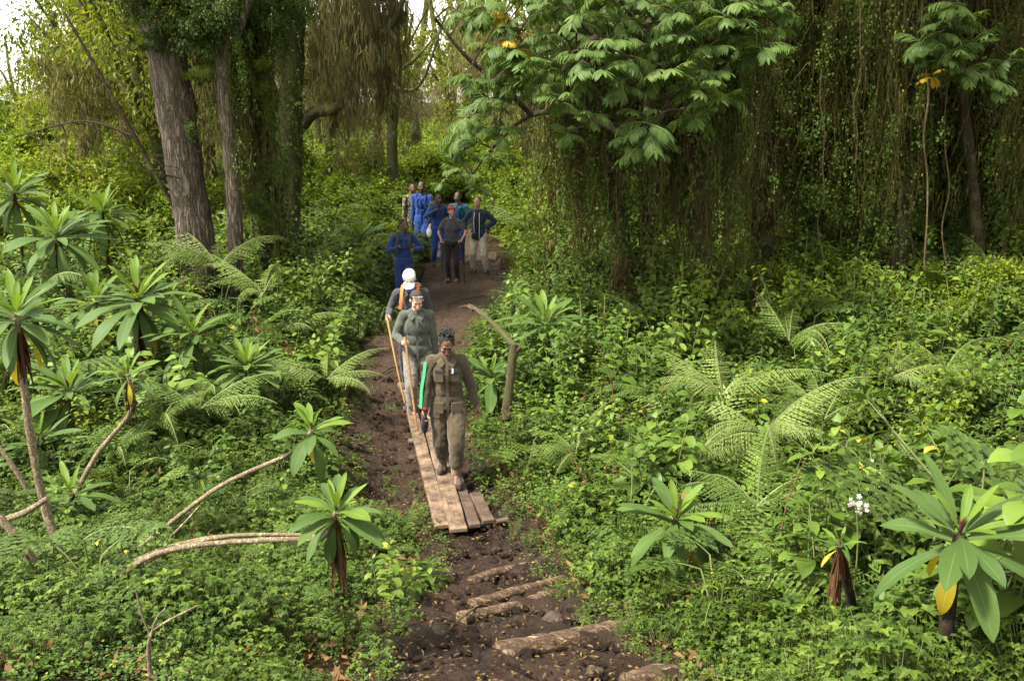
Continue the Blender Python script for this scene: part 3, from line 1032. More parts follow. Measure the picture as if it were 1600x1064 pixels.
def build_lobelias():
    lobelia_leaves()
    def L(label, u, v, zo, r, dx=0, dy=0, **k):
        random.seed(int(u) * 7 + int(v))
        c, s = stem_to(u, v, zo, dx, dy)
        lobelia(label, c, r, s, **k)
    L('largest lobelia rosette| with very long leaves in the near corner beside pink flowers', 1500, 835, .78, .41, .05, .06, n=22, skirt=.28, tilt=(.22, -.08), old=1, bud=True, stem_r=.035, young=.2, widen=1.05)
    L('lobelia with bright upright leaves| and one yellowed leaf near the log steps', 1057, 810, .66, .37, .05, .05, n=24, widen=1.25, skirt=.5, tilt=(.12, .0), old=1)
    L('broad lobelia rosette| behind the broken leaning post with a yellow leaf below', 852, 505, .95, .56, 0, 0, n=26, widen=1.2, skirt=.5, tilt=(.15, .02), old=1)
    L('lower lobelia| between the broken post and the woman in olive uniform', 768, 588, .62, .46, 0, 0, n=22, widen=1.2, skirt=0, tilt=(.1, 0), old=0, young=.15)
    L('tall shaggy-skirted lobelia| with brown dead leaves and purple bud, in front of big trunk', 215, 465, 1.35, .72, .05, .1, n=34, skirt=1.25, tilt=(.12, .05), old=1, stem_r=.06, young=.3)
    L('tall lobelia with thick brown stem| standing behind the others near the view edge', 88, 365, 1.9, .72, .1, .1, n=34, skirt=.8, tilt=(.1, .05), old=1, stem_r=.05)
    L('dark lobelia clump| at the very edge above the tall thick-stemmed lobelia', 22, 300, 2.3, .75, -.2, .3, n=30, skirt=.6, tilt=(.1, .1), old=0, young=.15)
    L('dark green lobelia with big drooping leaves| below the long pale stem', 108, 610, .8, .54, 0, .1, n=28, skirt=.4, tilt=(.12, 0), old=0, young=.15)
    L('upright lobelia rosette| amid ferns midway between big trunk and trail', 385, 572, .8, .5, 0, .05, n=36, skirt=.4, tilt=(.1, 0), old=0, young=.2)
    L('small low lobelia| growing at foot of the pale leaning stem', 112, 772, .42, .34, 0, .05, n=18, skirt=0, tilt=(.1, 0), old=0)
    L('palm-like lobelia| at the back beside the man in blue with backpack', 562, 372, .95, .72, 0, 0, n=34, skirt=.6, tilt=(.05, 0), old=0)
    L('pale lobelia rosette under the trees behind the big bare trunk', 225, 275, 2.0, .7, 0, 0, n=24, skirt=.4, old=0, young=.7)
    L('small leafy lobelia shoot beside the trail above the broken post', 800, 462, .45, .34, 0, 0, n=14, skirt=0, old=0, young=.2, bud=False)
    L('lobelia half hidden by ferns| behind the upright rosette', 300, 520, 1.0, .6, 0, 0, n=26, skirt=.4, tilt=(.1, .05), old=0, young=.2)
    L('leaning lobelia| between the tall shaggy-skirted one and the edge', 150, 470, 1.1, .6, 0, .1, n=26, skirt=.6, tilt=(.1, .2), old=1, young=.2)
    L('low spreading lobelia| under the drooping dark green one', 60, 690, .45, .45, 0, .1, n=22, skirt=0, tilt=(.15, .1), old=0, young=.15)
    L('lobelia seedling| on the bank over the ditch', 470, 610, .35, .32, 0, 0, n=18, skirt=0, old=0, young=.2)
    L('slim lobelia| in the gap below the thin bare branches', 160, 330, 1.8, .7, 0, 0, n=26, skirt=.4, tilt=(.05, 0), old=0, young=.3)
    # on long bare stems
    c = hit(25, 492, 1.75)
    s0 = hit(95, 868, .05); s1 = at(62, 760, s0.y + .05); s2 = at(38, 610, s0.y + .02)
    c = at(25, 492, s0.y)
    lobelia('lobelia with hanging leaves| atop a long curved pale stem at the edge', c, .42, [s0, s1, s2], n=30, skirt=.5, tilt=(.1, .1), old=0, stem_r=.03, stem_mat='pale_stem')
    s0 = hit(105, 800, .2); Y = s0.y
    lobelia('small lobelia with ragged brown skirt| on a pale leaning stem', at(200, 585, Y), .24, [s0, at(150, 712, Y), at(206, 640, Y)], n=14, skirt=.42, tilt=(.1, .15), old=1, stem_r=.022, stem_mat='pale_stem', young=.5)
    s0 = hit(218, 855, .2); Y = s0.y
    lobelia('lobelia with two broad hanging leaves| on a straight pale stem leaning to the trail', at(487, 672, Y), .27, [s0, at(340, 762, Y), at(458, 706, Y)], n=15, skirt=0, tilt=(.1, .1), old=0, stem_r=.016, stem_mat='pale_stem', widen=1.4, young=.4)
    s0 = hit(185, 905, .24); Y = s0.y - .1
    lobelia('leafy lobelia with brown skirt| at the end of bundled pale stems', at(525, 800, Y), .27, [s0, at(235, 868, Y), at(320, 850, Y), at(450, 842, Y), at(505, 840, Y)], n=26, skirt=.48, tilt=(.15, .05), old=0, stem_r=.016, stem_mat='pale_stem', widen=1.25, young=.3)
    c = hit(1312, 850, .72); b = hit(1338, 978, .1)
    lobelia('dying lobelia|, only a brown ragged skirt and tiny leaves on top', c, .12, [b, b.lerp(c, .5)], n=10, skirt=.40, old=2, stem_r=.026, young=.6)
    s0 = hit(285, 815, .2); Y = s0.y
    lobelia('tiny lobelia shoot| perched above the straight leaning stem', at(320, 772, Y), .16, [s0, at(305, 795, Y)], n=9, skirt=0, old=0, stem_r=.01, stem_mat='pale_stem')

def build_bare_stems():
    def S(label, pts, r, name='fallen_stem', cat='stem', group='bare pale stems among the herbs'):
        P = smooth_path(pts, 14); base = P[0].copy()
        mb = MB(); tube(mb, [p - base for p in P], [r * (1.1 - .3 * i / 13) for i in range(14)], 7, 0, .2, freq=30)
        tag(link(name, mb.mesh(name, [M['pale_stem']]), None, base), label, cat, group)
    s0 = hit(196, 900, .22); Y = s0.y
    S('middle one of the bundled pale stems lying over the ground cover', [s0, at(260, 862, Y), at(350, 838, Y), at(450, 835, Y - .05), at(500, 838, Y - .1)], .013)
    S('upper one of the bundled pale stems lying over the ground cover', [at(200, 880, Y + .2), at(270, 852, Y + .2), at(360, 836, Y + .1), at(480, 836, Y)], .012)
    s0 = hit(58, 888, .2); Y = s0.y
    S('thick bare stem slanting into the lower corner by the herbs', [s0, at(30, 845, Y), at(-12, 795, Y)], .03)
    s0 = hit(55, 788, .2); Y = s0.y
    S('bare stem slanting up to the edge above the thick one', [s0, at(25, 735, Y), at(-8, 690, Y)], .024)
    s0 = hit(8, 812, .4); Y = s0.y
    S('bare stem lying almost level across the curved pale stem', [s0, at(40, 800, Y), at(75, 778, Y)], .024)
    s0 = hit(255, 850, .25); Y = s0.y
    S('thin bare twig standing beneath the straight leaning stem', [s0, at(290, 815, Y), at(312, 790, Y)], .009)
    s0 = hit(235, 1055, .12); Y = s0.y
    t = thing('dead_sapling', 'small forked dead sapling with pale bare twigs in the ground cover', 'sapling', s0)
    for nm, pts, r in [('stem', [(235, 1055), (232, 1010), (238, 985)], .011), ('branch', [(238, 985), (265, 968), (310, 945)], .006), ('branch', [(238, 985), (245, 965), (258, 950)], .005), ('branch', [(236, 995), (222, 960), (212, 920)], .006)]:
        P = smooth_path([at(u, v, Y) - s0 for u, v in pts], 8)
        mb = MB(); tube(mb, P, [r * (1.1 - .5 * i / 7) for i in range(8)], 6, 0, .2, freq=30)
        link(nm, mb.mesh(nm, [M['pale_stem']]), t)

# ------------------------------------------------------------------ ferns that stand out
FR = {}
def build_ferns():
    for mk in ('fern', 'fern_pale'):
        for k, (L_, wd, ar, npr) in enumerate([(1.0, .23, 1.3, 44), (1.0, .19, 1.9, 42), (1.0, .24, .9, 42)]):
            FR[(mk, k)] = fern_mesh(80 + k, mk, L_, wd, ar, npr)
    spots = [
        # u, v, height above ground, frond length, material, n, label
        (1130, 590, .8, 1.2, 'fern_pale', 9, 'large pale yellowish fern| arching over the herbs, catching the light'),
        (1195, 650, .75, 1.15, 'fern_pale', 8, 'pale fern with drooping fronds| just below the largest pale fern'),
        (1185, 760, .55, 1.0, 'fern', 7, 'fern with one frond hanging straight down| beside the bright lobelia'),
        (1290, 630, .7, 1.05, 'fern', 9, 'green fern with tiered level fronds| behind the near lobelia'),
        (1235, 510, .9, 1.15, 'fern', 9, 'feathery fern| in front of the dark vine curtain trees'),
        (1390, 575, .7, .8, 'fern_pale', 6, 'fern with a single pale curled frond| standing up'),
        (1130, 440, .9, 1.1, 'fern', 8, 'fern at the foot of the vine-hung trees'),
        (1545, 345, 1.3, 1.3, 'fern', 9, 'tall fern| high on the bank at the view edge'),
        (1570, 430, 1.1, 1.2, 'fern', 8, 'second fern on the bank just below the tallest one'),
        (1430, 385, 1.0, 1.2, 'fern_pale', 7, 'dry brownish fern| beneath the long vines'),
        (1480, 560, .7, .9, 'fern', 8, 'fern among broad-leaved herbs on the bank'),
        (1020, 600, .55, .7, 'fern', 7, 'low fern| among bright nettles beyond the dead post'),
        (1095, 690, .5, .7, 'fern_pale', 7, 'small pale fern| nearest the trail among bright herbs'),
        (900, 690, .45, .6, 'fern', 6, 'little fern| tucked by the foot of the dead post'),
        (340, 395, 1.3, 1.35, 'fern_pale', 9, 'large pale fern| arching in front of the bare trunk'),
        (410, 440, .95, 1.25, 'fern_pale', 8, 'pale fern reaching out| level toward the trail'),
        (250, 640, .6, .8, 'fern', 8, 'bright green fern| under the tall lobelia'),
        (310, 620, .75, .85, 'fern', 8, 'light green fern| beside the upright lobelia'),
        (510, 575, .6, .85, 'fern_pale', 8, 'pale fern| leaning over the ditch beside the trail'),
        (440, 500, .7, .9, 'fern', 8, 'fern on the low bank under the vine-covered trunk'),
        (180, 690, .5, .6, 'fern', 7, 'fern between the two leaning pale stems|'),
        (520, 330, 1.0, 1.3, 'fern_pale', 9, 'sunlit fern behind the palm-like lobelia'),
        (585, 315, 1.0, 1.2, 'fern', 9, 'bright fern just beside the camouflaged man'),
        (820, 340, 1.0, 1.2, 'fern', 9, 'fern beside the man in navy jacket'),
        (865, 395, .8, 1.1, 'fern', 8, 'fern on the bank at the bend of the trail'),
        (930, 370, 1.0, 1.2, 'fern', 8, 'fern below the leaning twin trunks'),
        (800, 395, .5, .8, 'fern', 7, 'low fern overhanging the far trail edge'),
        (480, 400, .8, 1.0, 'fern', 8, 'fern in the shade below the palm-like lobelia'),
        (60, 440, 1.3, 1.1, 'fern', 7, 'fern filling the gap between the two edge lobelias'),
        (1010, 480, .6, .8, 'fern_pale', 7, 'yellow-green fern catching light under the first vines'),
    ]
    for i, (u, v, zo, L_, mk, n, label) in enumerate(spots):
        random.seed(900 + i)
        c = hit(u, v, zo)
        b = Vector((c.x, c.y, hz(c.x, c.y)))
        t = thing('fern', short(label, c.x, c.y), 'fern', b, 'ferns in the undergrowth')
        a0 = rnd(0, 6.28)
        for k in range(n):
            a = a0 + 4.4 * k / n + rnd(-.35, .35)
            Ls = L_ * rnd(.7, 1.25)
            el = rnd(.45, 1.1)
            o = link('frond', FR[(mk, random.randint(0, 2))], t, (0, 0, max(.15, zo - .18 * L_)), (0, 0, 0), Ls)
            o.rotation_euler = Euler((rnd(-.3, .3), -el * rnd(.7, 1.1), a))
        KEEP_CLEAR.append((c.x, c.y, .42))

build_lobelias()
build_bare_stems()
build_ferns()
for (u, v, r) in [(790, 690, .25)]:
    p = hit(u, v); KEEP_CLEAR.append((p.x, p.y, r))
HERBS, CUTS = build_herbs()
build_cover()
build_far()

def build_single_herbs():
    """broad-leaved herbs that stand out one by one"""
    big = [proto_herb(s, .62, 1.1) for s in (121, 122, 123, 124)] + [proto_herb(125, .45, 1.3)]
    random.seed(17)
    groups = {
        'right_near': ('broad-leaved bright herb with paired leaves on the bank beside the trail', 'leafy herbs on the bank beside the trail'),
        'left_near': ('broad-leaved green herb among the lobelias across the trail from the dead post', 'leafy herbs among the lobelias'),
        'back': ('small-looking leafy herb at the foot of the vine-hung trees', 'leafy herbs at the foot of the vines'),
    }
    n = 0
    for _ in range(900):
        if n >= 85: break
        y = rnd(5.2, 15); x = rnd(-.58, .58) * y
        if float(trail_d(np.array([x]), np.array([y]))[0]) < .25: continue
        if any(math.hypot(x - a, y - b) < r for a, b, r in KEEP_CLEAR): continue
        if y < 8.2 and x < -.6 and random.random() < .85: continue
        if noise.noise(Vector((x * .6, y * .6, 4))) < -.15: continue
        key = 'back' if y > 12 and x > 1.5 else ('right_near' if x > -.3 else 'left_near')
        o = link('leafy_herb', random.choice(big), None, (x, y, hz(x, y) - .02), (rnd(-.15, .15), rnd(-.15, .15), rnd(0, 6.28)), rnd(.7, 1.1) * (.72 if y < 8 else 1))
        tag(o, beside('broad-leaved herb', x, y), 'herb', groups[key][1])
        n += 1
    # a few placed as the picture shows them
    for (u, v, zo, s, label) in [(1145, 930, .25, .8, 'small round-leaved herb at the foot of the lobelia near the steps'), (640, 880, .2, .9, 'nettle-like herb hanging over the stones at the trail edge'),
                                 (600, 905, .2, .85, 'yellowing nettle-like herb beneath the stem-end lobelia'), (905, 780, .3, .9, 'broad nettle-like herb overhanging the trail beyond the planks'),
                                 (935, 850, .25, .9, 'broad herb with drooping leaves just above the top log step'), (1185, 440, .8, 1.3, 'herb with large pale leaves in front of the dark trunks'), (1290, 390, 1.0, 1.4, 'tallest broad-leaved herb at the edge of the dark wood'),
                                 (760, 705, .3, .8, 'small leafy herb right behind the marching woman at the plank edge'), (820, 640, .5, .9, 'light green herb growing against the dead post')]:
        c = hit(u, v, zo)
        tag(link('leafy_herb', random.choice(big), None, (c.x, c.y, hz(c.x, c.y) - .02), (0, 0, rnd(0, 6)), s), label, 'herb', 'leafy herbs that stand out')

def build_flowers():
    random.seed(5)
    fl = MB()
    for k in range(5):
        a = k * 1.2566
        blade(fl, hdir(a) * .12, hdir(a, .35), (0, 0, 1), 1, .62, .8, .1, 3, 2, .6, 0, .6)
    blade(fl, (0, 0, .1), (1, 0, .2), (0, 0, 1), .3, .3, .2, .1, 2, 2, .5, 1); blade(fl, (0, 0, .1), (-1, 0, .2), (0, 0, 1), .3, .3, .2, .1, 2, 2, .5, 1)
    fme = fl.mesh('flower', [M['petal'], M['petal_eye']])
    for (u, v, zo, n, s, label) in [(1590, 822, .75, 15, .015, 'cluster of pale pink flowers| with purple throats by the largest lobelia'),
                                    (1338, 790, .8, 12, .013, 'pink and white flower cluster| above the dying lobelia'),
                                    (1298, 775, .7, 7, .011, 'faint lilac flowers beside the pink and white cluster'),
                                    (1368, 725, .8, 6, .011, 'faded lilac flowers behind the largest lobelia')]:
        c = hit(u, v, zo); b = Vector((c.x + .06, c.y + .05, 0)); b.z = hz(b.x, b.y)
        t = thing('flowering_stalk', short(label, c.x, c.y), 'flowers', b, 'flowers on the bank')
        mb = MB(); tube(mb, smooth_path([(0, 0, 0), (c - b) * .6 + Vector((.02, 0, .03)), c - b], 8), .005, 4)
        link('stem', mb.mesh('stem', [M['stalk']]), t)
        for k in range(n):
            o = link('flower', fme, t, (c - b) + Vector((rnd(-.06, .06), rnd(-.05, .03), rnd(-.09, .05))), (rnd(.5, 1.5), rnd(-.5, .5), rnd(-.5, .5)), s * rnd(.8, 1.2))
build_flowers()

# ------------------------------------------------------------------ planks, log steps, stones, litter
def plank_mesh(L, w, t, seed):
    random.seed(seed)
    n = 16; vs_, fs = [], []
    for i in range(n + 1):
        y = L * i / n
        wl = w * (.5 + rnd(-.022, .015)); wr = w * (.5 + rnd(-.022, .015)); zz = .006 * math.sin(i * 1.1 + seed)
        vs_ += [(-wl, y, zz), (-wl + .006, y, zz + t), (wr - .006, y, zz + t + rnd(-.003, .003)), (wr, y, zz)]
    for i in range(n):
        a = 4 * i
        for k in range(4):
            b = (k + 1) % 4
            fs.append((a + k, a + b, a + 4 + b, a + 4 + k))
    fs += [(0, 1, 2, 3)[::-1], (4 * n, 4 * n + 1, 4 * n + 2, 4 * n + 3)]
    mb = MB(); mb.add(vs_, fs)
    return mb

def build_bridge():
    zt = .10
    near = hit(735, 822, zt); far = hit(652, 645, zt)
    t = thing('plank_bridge', 'rough wooden planks laid side by side over the muddy dip', 'footbridge', (near.x, near.y, 0))
    for i, (u0, v0, u1, v1, w, mk, dz) in enumerate([(691, 822, 641, 632, .155, 'plank', .0), (717, 827, 668, 645, .18, 'plank', .012), (742, 820, 694, 690, .12, 'plank_muddy', -.014), (764, 814, 742, 770, .13, 'plank_muddy', -.04), (654, 655, 628, 598, .14, 'plank', -.05)]):
        a, b = hit(u0, v0, zt + dz), hit(u1, v1, zt + dz)
        d = b - a
        mb = plank_mesh(d.length, w, .045, 3 + i)
        o = link('plank', mb.mesh('plank', [M[mk]], smooth=False), t, a - t.location - Vector((0, 0, .03)), (math.asin(d.z / d.length), 0, math.atan2(-d.x, d.y)))
        bv = o.modifiers.new('edge', 'BEVEL'); bv.width = .009; bv.segments = 2
    # the split board across the near end, and the bearers underneath
    for (u0, v0, u1, v1, r, nm) in [(690, 832, 792, 812, .03, 'cross_board'), (640, 690, 740, 680, .05, 'bearer'), (630, 640, 690, 634, .05, 'bearer')]:
        a, b = hit(u0, v0, .02), hit(u1, v1, .02)
        a.z = max(a.z, hz(a.x, a.y) + .0); b.z = max(b.z, hz(b.x, b.y))
        mb = MB(); P = smooth_path([a, a.lerp(b, .5), b], 10); tube(mb, [p - t.location for p in P], r, 6, 0, .25, freq=14)
        link(nm, mb.mesh(nm, [M['plank_muddy']]), t)

def build_logs():
    labels = ['uppermost log step, thin and half buried in the mud', 'second log step from the planks, long and slightly raised', 'third log step from the planks, with a rounded cut end',
              'thickest log step in front, cracked and muddy', 'log just showing at the foot of the view beyond the thickest step']
    for i, (a, b, r, sink) in enumerate(LOGS):
        random.seed(60 + i)
        mid = a.lerp(b, .5)
        a2 = a + Vector((0, 0, r * .12)); b2 = b + Vector((0, 0, -r * .1 - sink)); m2 = mid + Vector((rnd(-.03, .03), rnd(-.03, .03), r * .1))
        P = smooth_path([a2, m2, b2], 18)
        mb = MB(); tube(mb, [p - mid for p in P], [r * (1.0 + .10 * math.sin(k * .35 + i))  for k in range(18)], 16, 0, .30, freq=13)
        LANDMARKS.append((mid.x, mid.y, labels[i].split(',')[0].split(' from ')[0].split(' just')[0]))
        tag(link('log_step', mb.mesh('log_step', [M['log']]), None, mid), labels[i], 'log', 'log steps on the trail')

def build_stones():
    def stone(label, u, v, s, seed, flat=.7):
        p = hit(u, v); random.seed(seed)
        bm = bmesh.new(); bmesh.ops.create_icosphere(bm, subdivisions=3, radius=1)
        off = Vector((seed * 3.1, seed, 0))
        for w in bm.verts:
            n_ = noise.noise(w.co * 1.1 + off) * .35 + noise.noise(w.co * 3 + off) * .10
            w.co *= 1 + n_
            w.co.z = max(w.co.z * flat, -.5)
        me = bpy.data.meshes.new('stone'); bm.to_mesh(me); bm.free()
        me.polygons.foreach_set('use_smooth', np.ones(len(me.polygons), bool)); me.materials.append(M['stone'])
        tag(link('stone', me, None, (p.x, p.y, p.z + s * .12), (rnd(-.2, .2), rnd(-.2, .2), rnd(0, 6)), s), label, 'stone', 'stones in the trail mud')
    for k, (u, v, s, lab) in enumerate([(701, 900, .065, 'pale stone beside the uppermost log step'), (676, 912, .05, 'stone at the mud edge under the nettle-like herb'), (684, 993, .065, 'flat stone in the mud beside the thickest log step'),
                                        (865, 972, .075, 'brown stone half sunk below the third log step'), (905, 965, .05, 'dark stone at the bank beside the half-sunk brown one'), (930, 1052, .05, 'dark muddy stone near the foot of the view'),
                                        (760, 905, .03, 'pebble between the first two log steps'), (812, 1012, .03, 'pebble resting against the thickest log'), (645, 716, .06, 'stone supporting the side of the planks')]):
        stone(lab, u, v, s, k + 1)

def build_litter():
    n = 15000
    y = 4 + 17 * RNG.random(n) ** 1.2; x = (RNG.random(n) * 2 - 1) * 2.6 - .6
    td = trail_d(x, y)
    k = td < .1
    x, y = x[k], y[k]; n = len(x)
    P = np.stack([x, y, H(x, y) + .030 + RNG.random(n) * .02], 1)
    a = RNG.random(n) * 6.283
    D = np.stack([np.cos(a), np.sin(a), RNG.normal(0, .25, n)], 1)
    Nn = np.stack([RNG.normal(0, .35, n), RNG.normal(0, .35, n), np.ones(n)], 1)
    v, f = leaf_cloud(P, D, Nn, RNG.uniform(.012, .05, n), RNG.uniform(.006, .018, n))
    tag(link('fallen_leaves', np_mesh('fallen_leaves', v, f, M['litter'])), 'small yellow and brown fallen leaves strewn over the muddy trail', 'leaf litter', None, 'stuff')
    # withered leaves between the plants
    n = 16000
    x, y = sample_area(n, 3.6, 13, 1.2)
    k = trail_d(x, y) > .0
    x, y = x[k], y[k]; n = len(x)
    P = np.stack([x, y, H(x, y) + .02 + RNG.random(n) * .05], 1)
    a = RNG.random(n) * 6.283
    D = np.stack([np.cos(a), np.sin(a), RNG.normal(0, .4, n)], 1)
    Nn = np.stack([RNG.normal(0, .5, n), RNG.normal(0, .5, n), np.ones(n)], 1)
    v, f = leaf_cloud(P, D, Nn, RNG.uniform(.03, .11, n), RNG.uniform(.015, .045, n))
    tag(link('forest_litter', np_mesh('forest_litter', v, f, M['deadleaf'])), 'withered brown leaves lying between the low plants', 'leaf litter', None, 'stuff')
    # clods of churned mud
    n = 4200
    y = 4 + 9 * RNG.random(n); x = (RNG.random(n) * 2 - 1) * 2.0 - .3
    k = trail_d(x, y) < .02; x, y = x[k], y[k]
    prs = []
    for s in range(3):
        bm = bmesh.new(); bmesh.ops.create_icosphere(bm, subdivisions=2, radius=1)
        for w in bm.verts:
            w.co *= 1 + .45 * noise.noise(w.co * 1.6 + Vector((s * 7, 0, 0))); w.co.z *= .55
        me = bpy.data.meshes.new('clod'); bm.to_mesh(me); bm.free(); me.materials.append(M['mud']); prs.append(me)
        me.polygons.foreach_set('use_smooth', np.ones(len(me.polygons), bool))
    scatter('mud_clods', 'small clods of churned dark mud along the trail', 'mud', prs, pts3(x, y, .005), orient(len(x), .3), RNG.uniform(.006, .045, len(x)) ** 1.0 * RNG.uniform(.4, 1, len(x)), RNG.integers(0, 3, len(x)))
    # twigs lying on the trail
    for k, (u0, v0, u1, v1, r, lab) in enumerate([(700, 985, 765, 940, .006, 'thin twig lying on the mud beside the log steps'), (588, 588, 622, 572, .014, 'curved root crossing the trail by the ditch'), (700, 475, 760, 462, .012, 'stick lying across the far trail'), (560, 540, 600, 548, .012, 'stick on the bank above the ditch')]):
        a, b = hit(u0, v0, .03), hit(u1, v1, .03); m = a.lerp(b, .5) + Vector((.02, .03, .03))
        base = a.copy(); mb = MB(); tube(mb, [p - base for p in smooth_path([a, m, b], 9)], r, 5, 0, .3, freq=20)
        tag(link('twig', mb.mesh('twig', [M['deadwood']]), None, base), lab, 'twig', 'twigs on the trail')

def build_dead_post():
    b = hit(790, 700, -.05); Y = b.y
    t = thing('dead_post', short('mossy dead trunk| standing by the trail, its top snapped and leaning over', b.x, b.y), 'dead tree', b)
    random.seed(4)
    mb = MB()
    P = smooth_path([at(791, 700, Y) - b, at(793, 640, Y) - b, at(799, 580, Y) - b, at(804, 537, Y) - b], 26)
    tube(mb, P, [.062 - .012 * i / 25 + (.03 * max(0, 1 - i / 4)) for i in range(26)], 14, 0, .42, freq=17)
    link('trunk', mb.mesh('trunk', [M['deadwood']]), t)
    mb = MB()
    P = smooth_path([at(812, 548, Y - .03) - b, at(788, 524, Y + .25) - b, at(765, 500, Y + .6) - b, at(742, 482, Y + .9) - b, at(733, 478, Y + 1.0) - b], 22)
    tube(mb, P, [.038 - .012 * i / 21 for i in range(22)], 12, 0, .45, freq=19)
    link('snapped_top', mb.mesh('snapped_top', [M['deadwood']]), t)
    mb = MB()
    P = smooth_path([at(740, 484, Y + .9) - b, at(728, 478, Y + 1.0) - b, at(716, 480, Y + 1.0) - b], 6)
    tube(mb, P, [.025, .02, .016, .012, .008, .004], 6, 0, .4, freq=20)
    link('splinter', mb.mesh('splinter', [M['deadwood']]), t)
    mb = MB(); tube(mb, smooth_path([at(795, 655, Y - .05) - b, at(780, 656, Y - .15) - b, at(766, 654, Y - .2) - b], 5), [.01, .008, .007, .006, .004], 5)
    link('twig_stub', mb.mesh('twig_stub', [M['deadwood']]), t)

build_bridge(); build_logs(); build_stones(); build_litter(); build_dead_post()

# ------------------------------------------------------------------ hanging vines and lichen
def strands(rs, n, w, d, hmin, hmax, segs, r0, r1, wig):
    nb = max(3, n // 7)
    bc = np.stack([(rs.random(nb) - .5) * w, (rs.random(nb) - .5) * d], 1)
    st = np.concatenate([bc[rs.integers(0, nb, n)] + rs.normal(0, .10, (n, 2)), -rs.random((n, 1)) * .8], 1)
    ln = rs.uniform(hmin, hmax, n)
    t = np.linspace(0, 1, segs + 1)
    pos = np.repeat(st[:, None, :], segs + 1, 1)
    walk = np.cumsum(rs.normal(0, wig, (n, segs + 1, 2)), 1)
    pos[:, :, :2] += walk - walk[:, :1]
    sag = rs.random(n) < .22                 # some hang in loops between two holds
    drop = np.where(sag[:, None], 2.6 * t[None] * (1 - t[None]) + .25 * t[None], t[None])
    pos[:, :, 2] -= ln[:, None] * drop
    pos[:, :, 0] += np.where(sag, rs.normal(0, .9, n), 0)[:, None] * t[None]
    pos[:, :, 1] += np.where(sag, rs.normal(0, .6, n), 0)[:, None] * t[None]
    rad = (r0 + (r1 - r0) * rs.random(n) ** 2.2)[:, None] * (1 - .4 * t[None])
    ang = np.array([0, 2.094, 4.189])
    off = np.stack([np.cos(ang), np.sin(ang), np.zeros(3)], 1)
    v = pos[:, :, None, :] + rad[:, :, None, None] * off[None, None]
    v = v.reshape(-1, 3)
    k = segs + 1
    base = (np.arange(n)[:, None, None] * k + np.arange(segs)[None, :, None]) * 3 + np.arange(3)[None, None, :]
    nx_ = (np.arange(n)[:, None, None] * k + np.arange(segs)[None, :, None]) * 3 + ((np.arange(3) + 1) % 3)[None, None, :]
    q = np.stack([base, nx_, nx_ + 3, base + 3], -1).reshape(-1, 4)
    f = np.concatenate([q[:, [0, 1, 2]], q[:, [0, 2, 3]]])
    return v, f, pos

def curtain(seed, w, d, h, n, hairs, leaves, mats, r=(.003, .02), hair=(.10, .3), leaf=(.05, .11), wig=.075, minfrac=.35):
    rs = np.random.default_rng(seed)
    v, f, pos = strands(rs, n, w, d, h * minfrac, h, 16, r[0], r[1], wig)
    V, Fc, MI = [v], [f], [np.zeros(len(f), int)]
    o = len(v)
    flat = pos.reshape(-1, 3)
    def sprinkle(cnt, L, W, mi, down, spread):
        nonlocal o
        if not cnt: return
        wgt = np.exp(rs.normal(0, 2.0, len(flat))); idx = rs.choice(len(flat), cnt, p=wgt / wgt.sum())
        P = flat[idx] + rs.normal(0, .075, (cnt, 3)) * np.array([1, 1, 1.8])
        a = rs.random(cnt) * 6.283
        D = np.stack([np.cos(a) * spread, np.sin(a) * spread, -np.ones(cnt) * down + rs.normal(0, .3, cnt)], 1)
        Nn = np.stack([np.cos(a), np.sin(a), .6 + rs.random(cnt)], 1)
        v2, f2 = leaf_cloud(P, D, Nn, rs.uniform(*L, cnt), rs.uniform(*W, cnt))
        V.append(v2); Fc.append(f2 + o); MI.append(np.full(len(f2), mi)); o += len(v2)
    sprinkle(hairs, hair, (.006, .016), 0, 1.0, .35)
    sprinkle(leaves, leaf, (leaf[0] * .7, leaf[1] * .8), 1, .7, .8)
    return np_mesh('hanging_vines', np.concatenate(V), np.concatenate(Fc), [M[m] for m in mats], np.concatenate(MI))

VINE = {
    'brown': [curtain(200 + k, 1.7, .9, 6.0, 58, 2000, 3000, ('vine', 'vine_leaf'), leaf=(.04, .10)) for k in range(4)],
    'leafy': [curtain(210 + k, 1.3, .9, 6.0, 40, 500, 4200, ('vine', 'vine_leaf'), leaf=(.04, .10)) for k in range(4)],
    'lichen': [curtain(220 + k, 1.5, 1.0, 4.2, 80, 2300, 160, ('lichen', 'vine_leaf'), r=(.002, .006), hair=(.15, .42), wig=.06, minfrac=.2) for k in range(4)],
    'thin': [curtain(230 + k, 1.2, .8, 5.0, 26, 500, 160, ('vine', 'vine_leaf'), r=(.006, .016)) for k in range(2)],
}

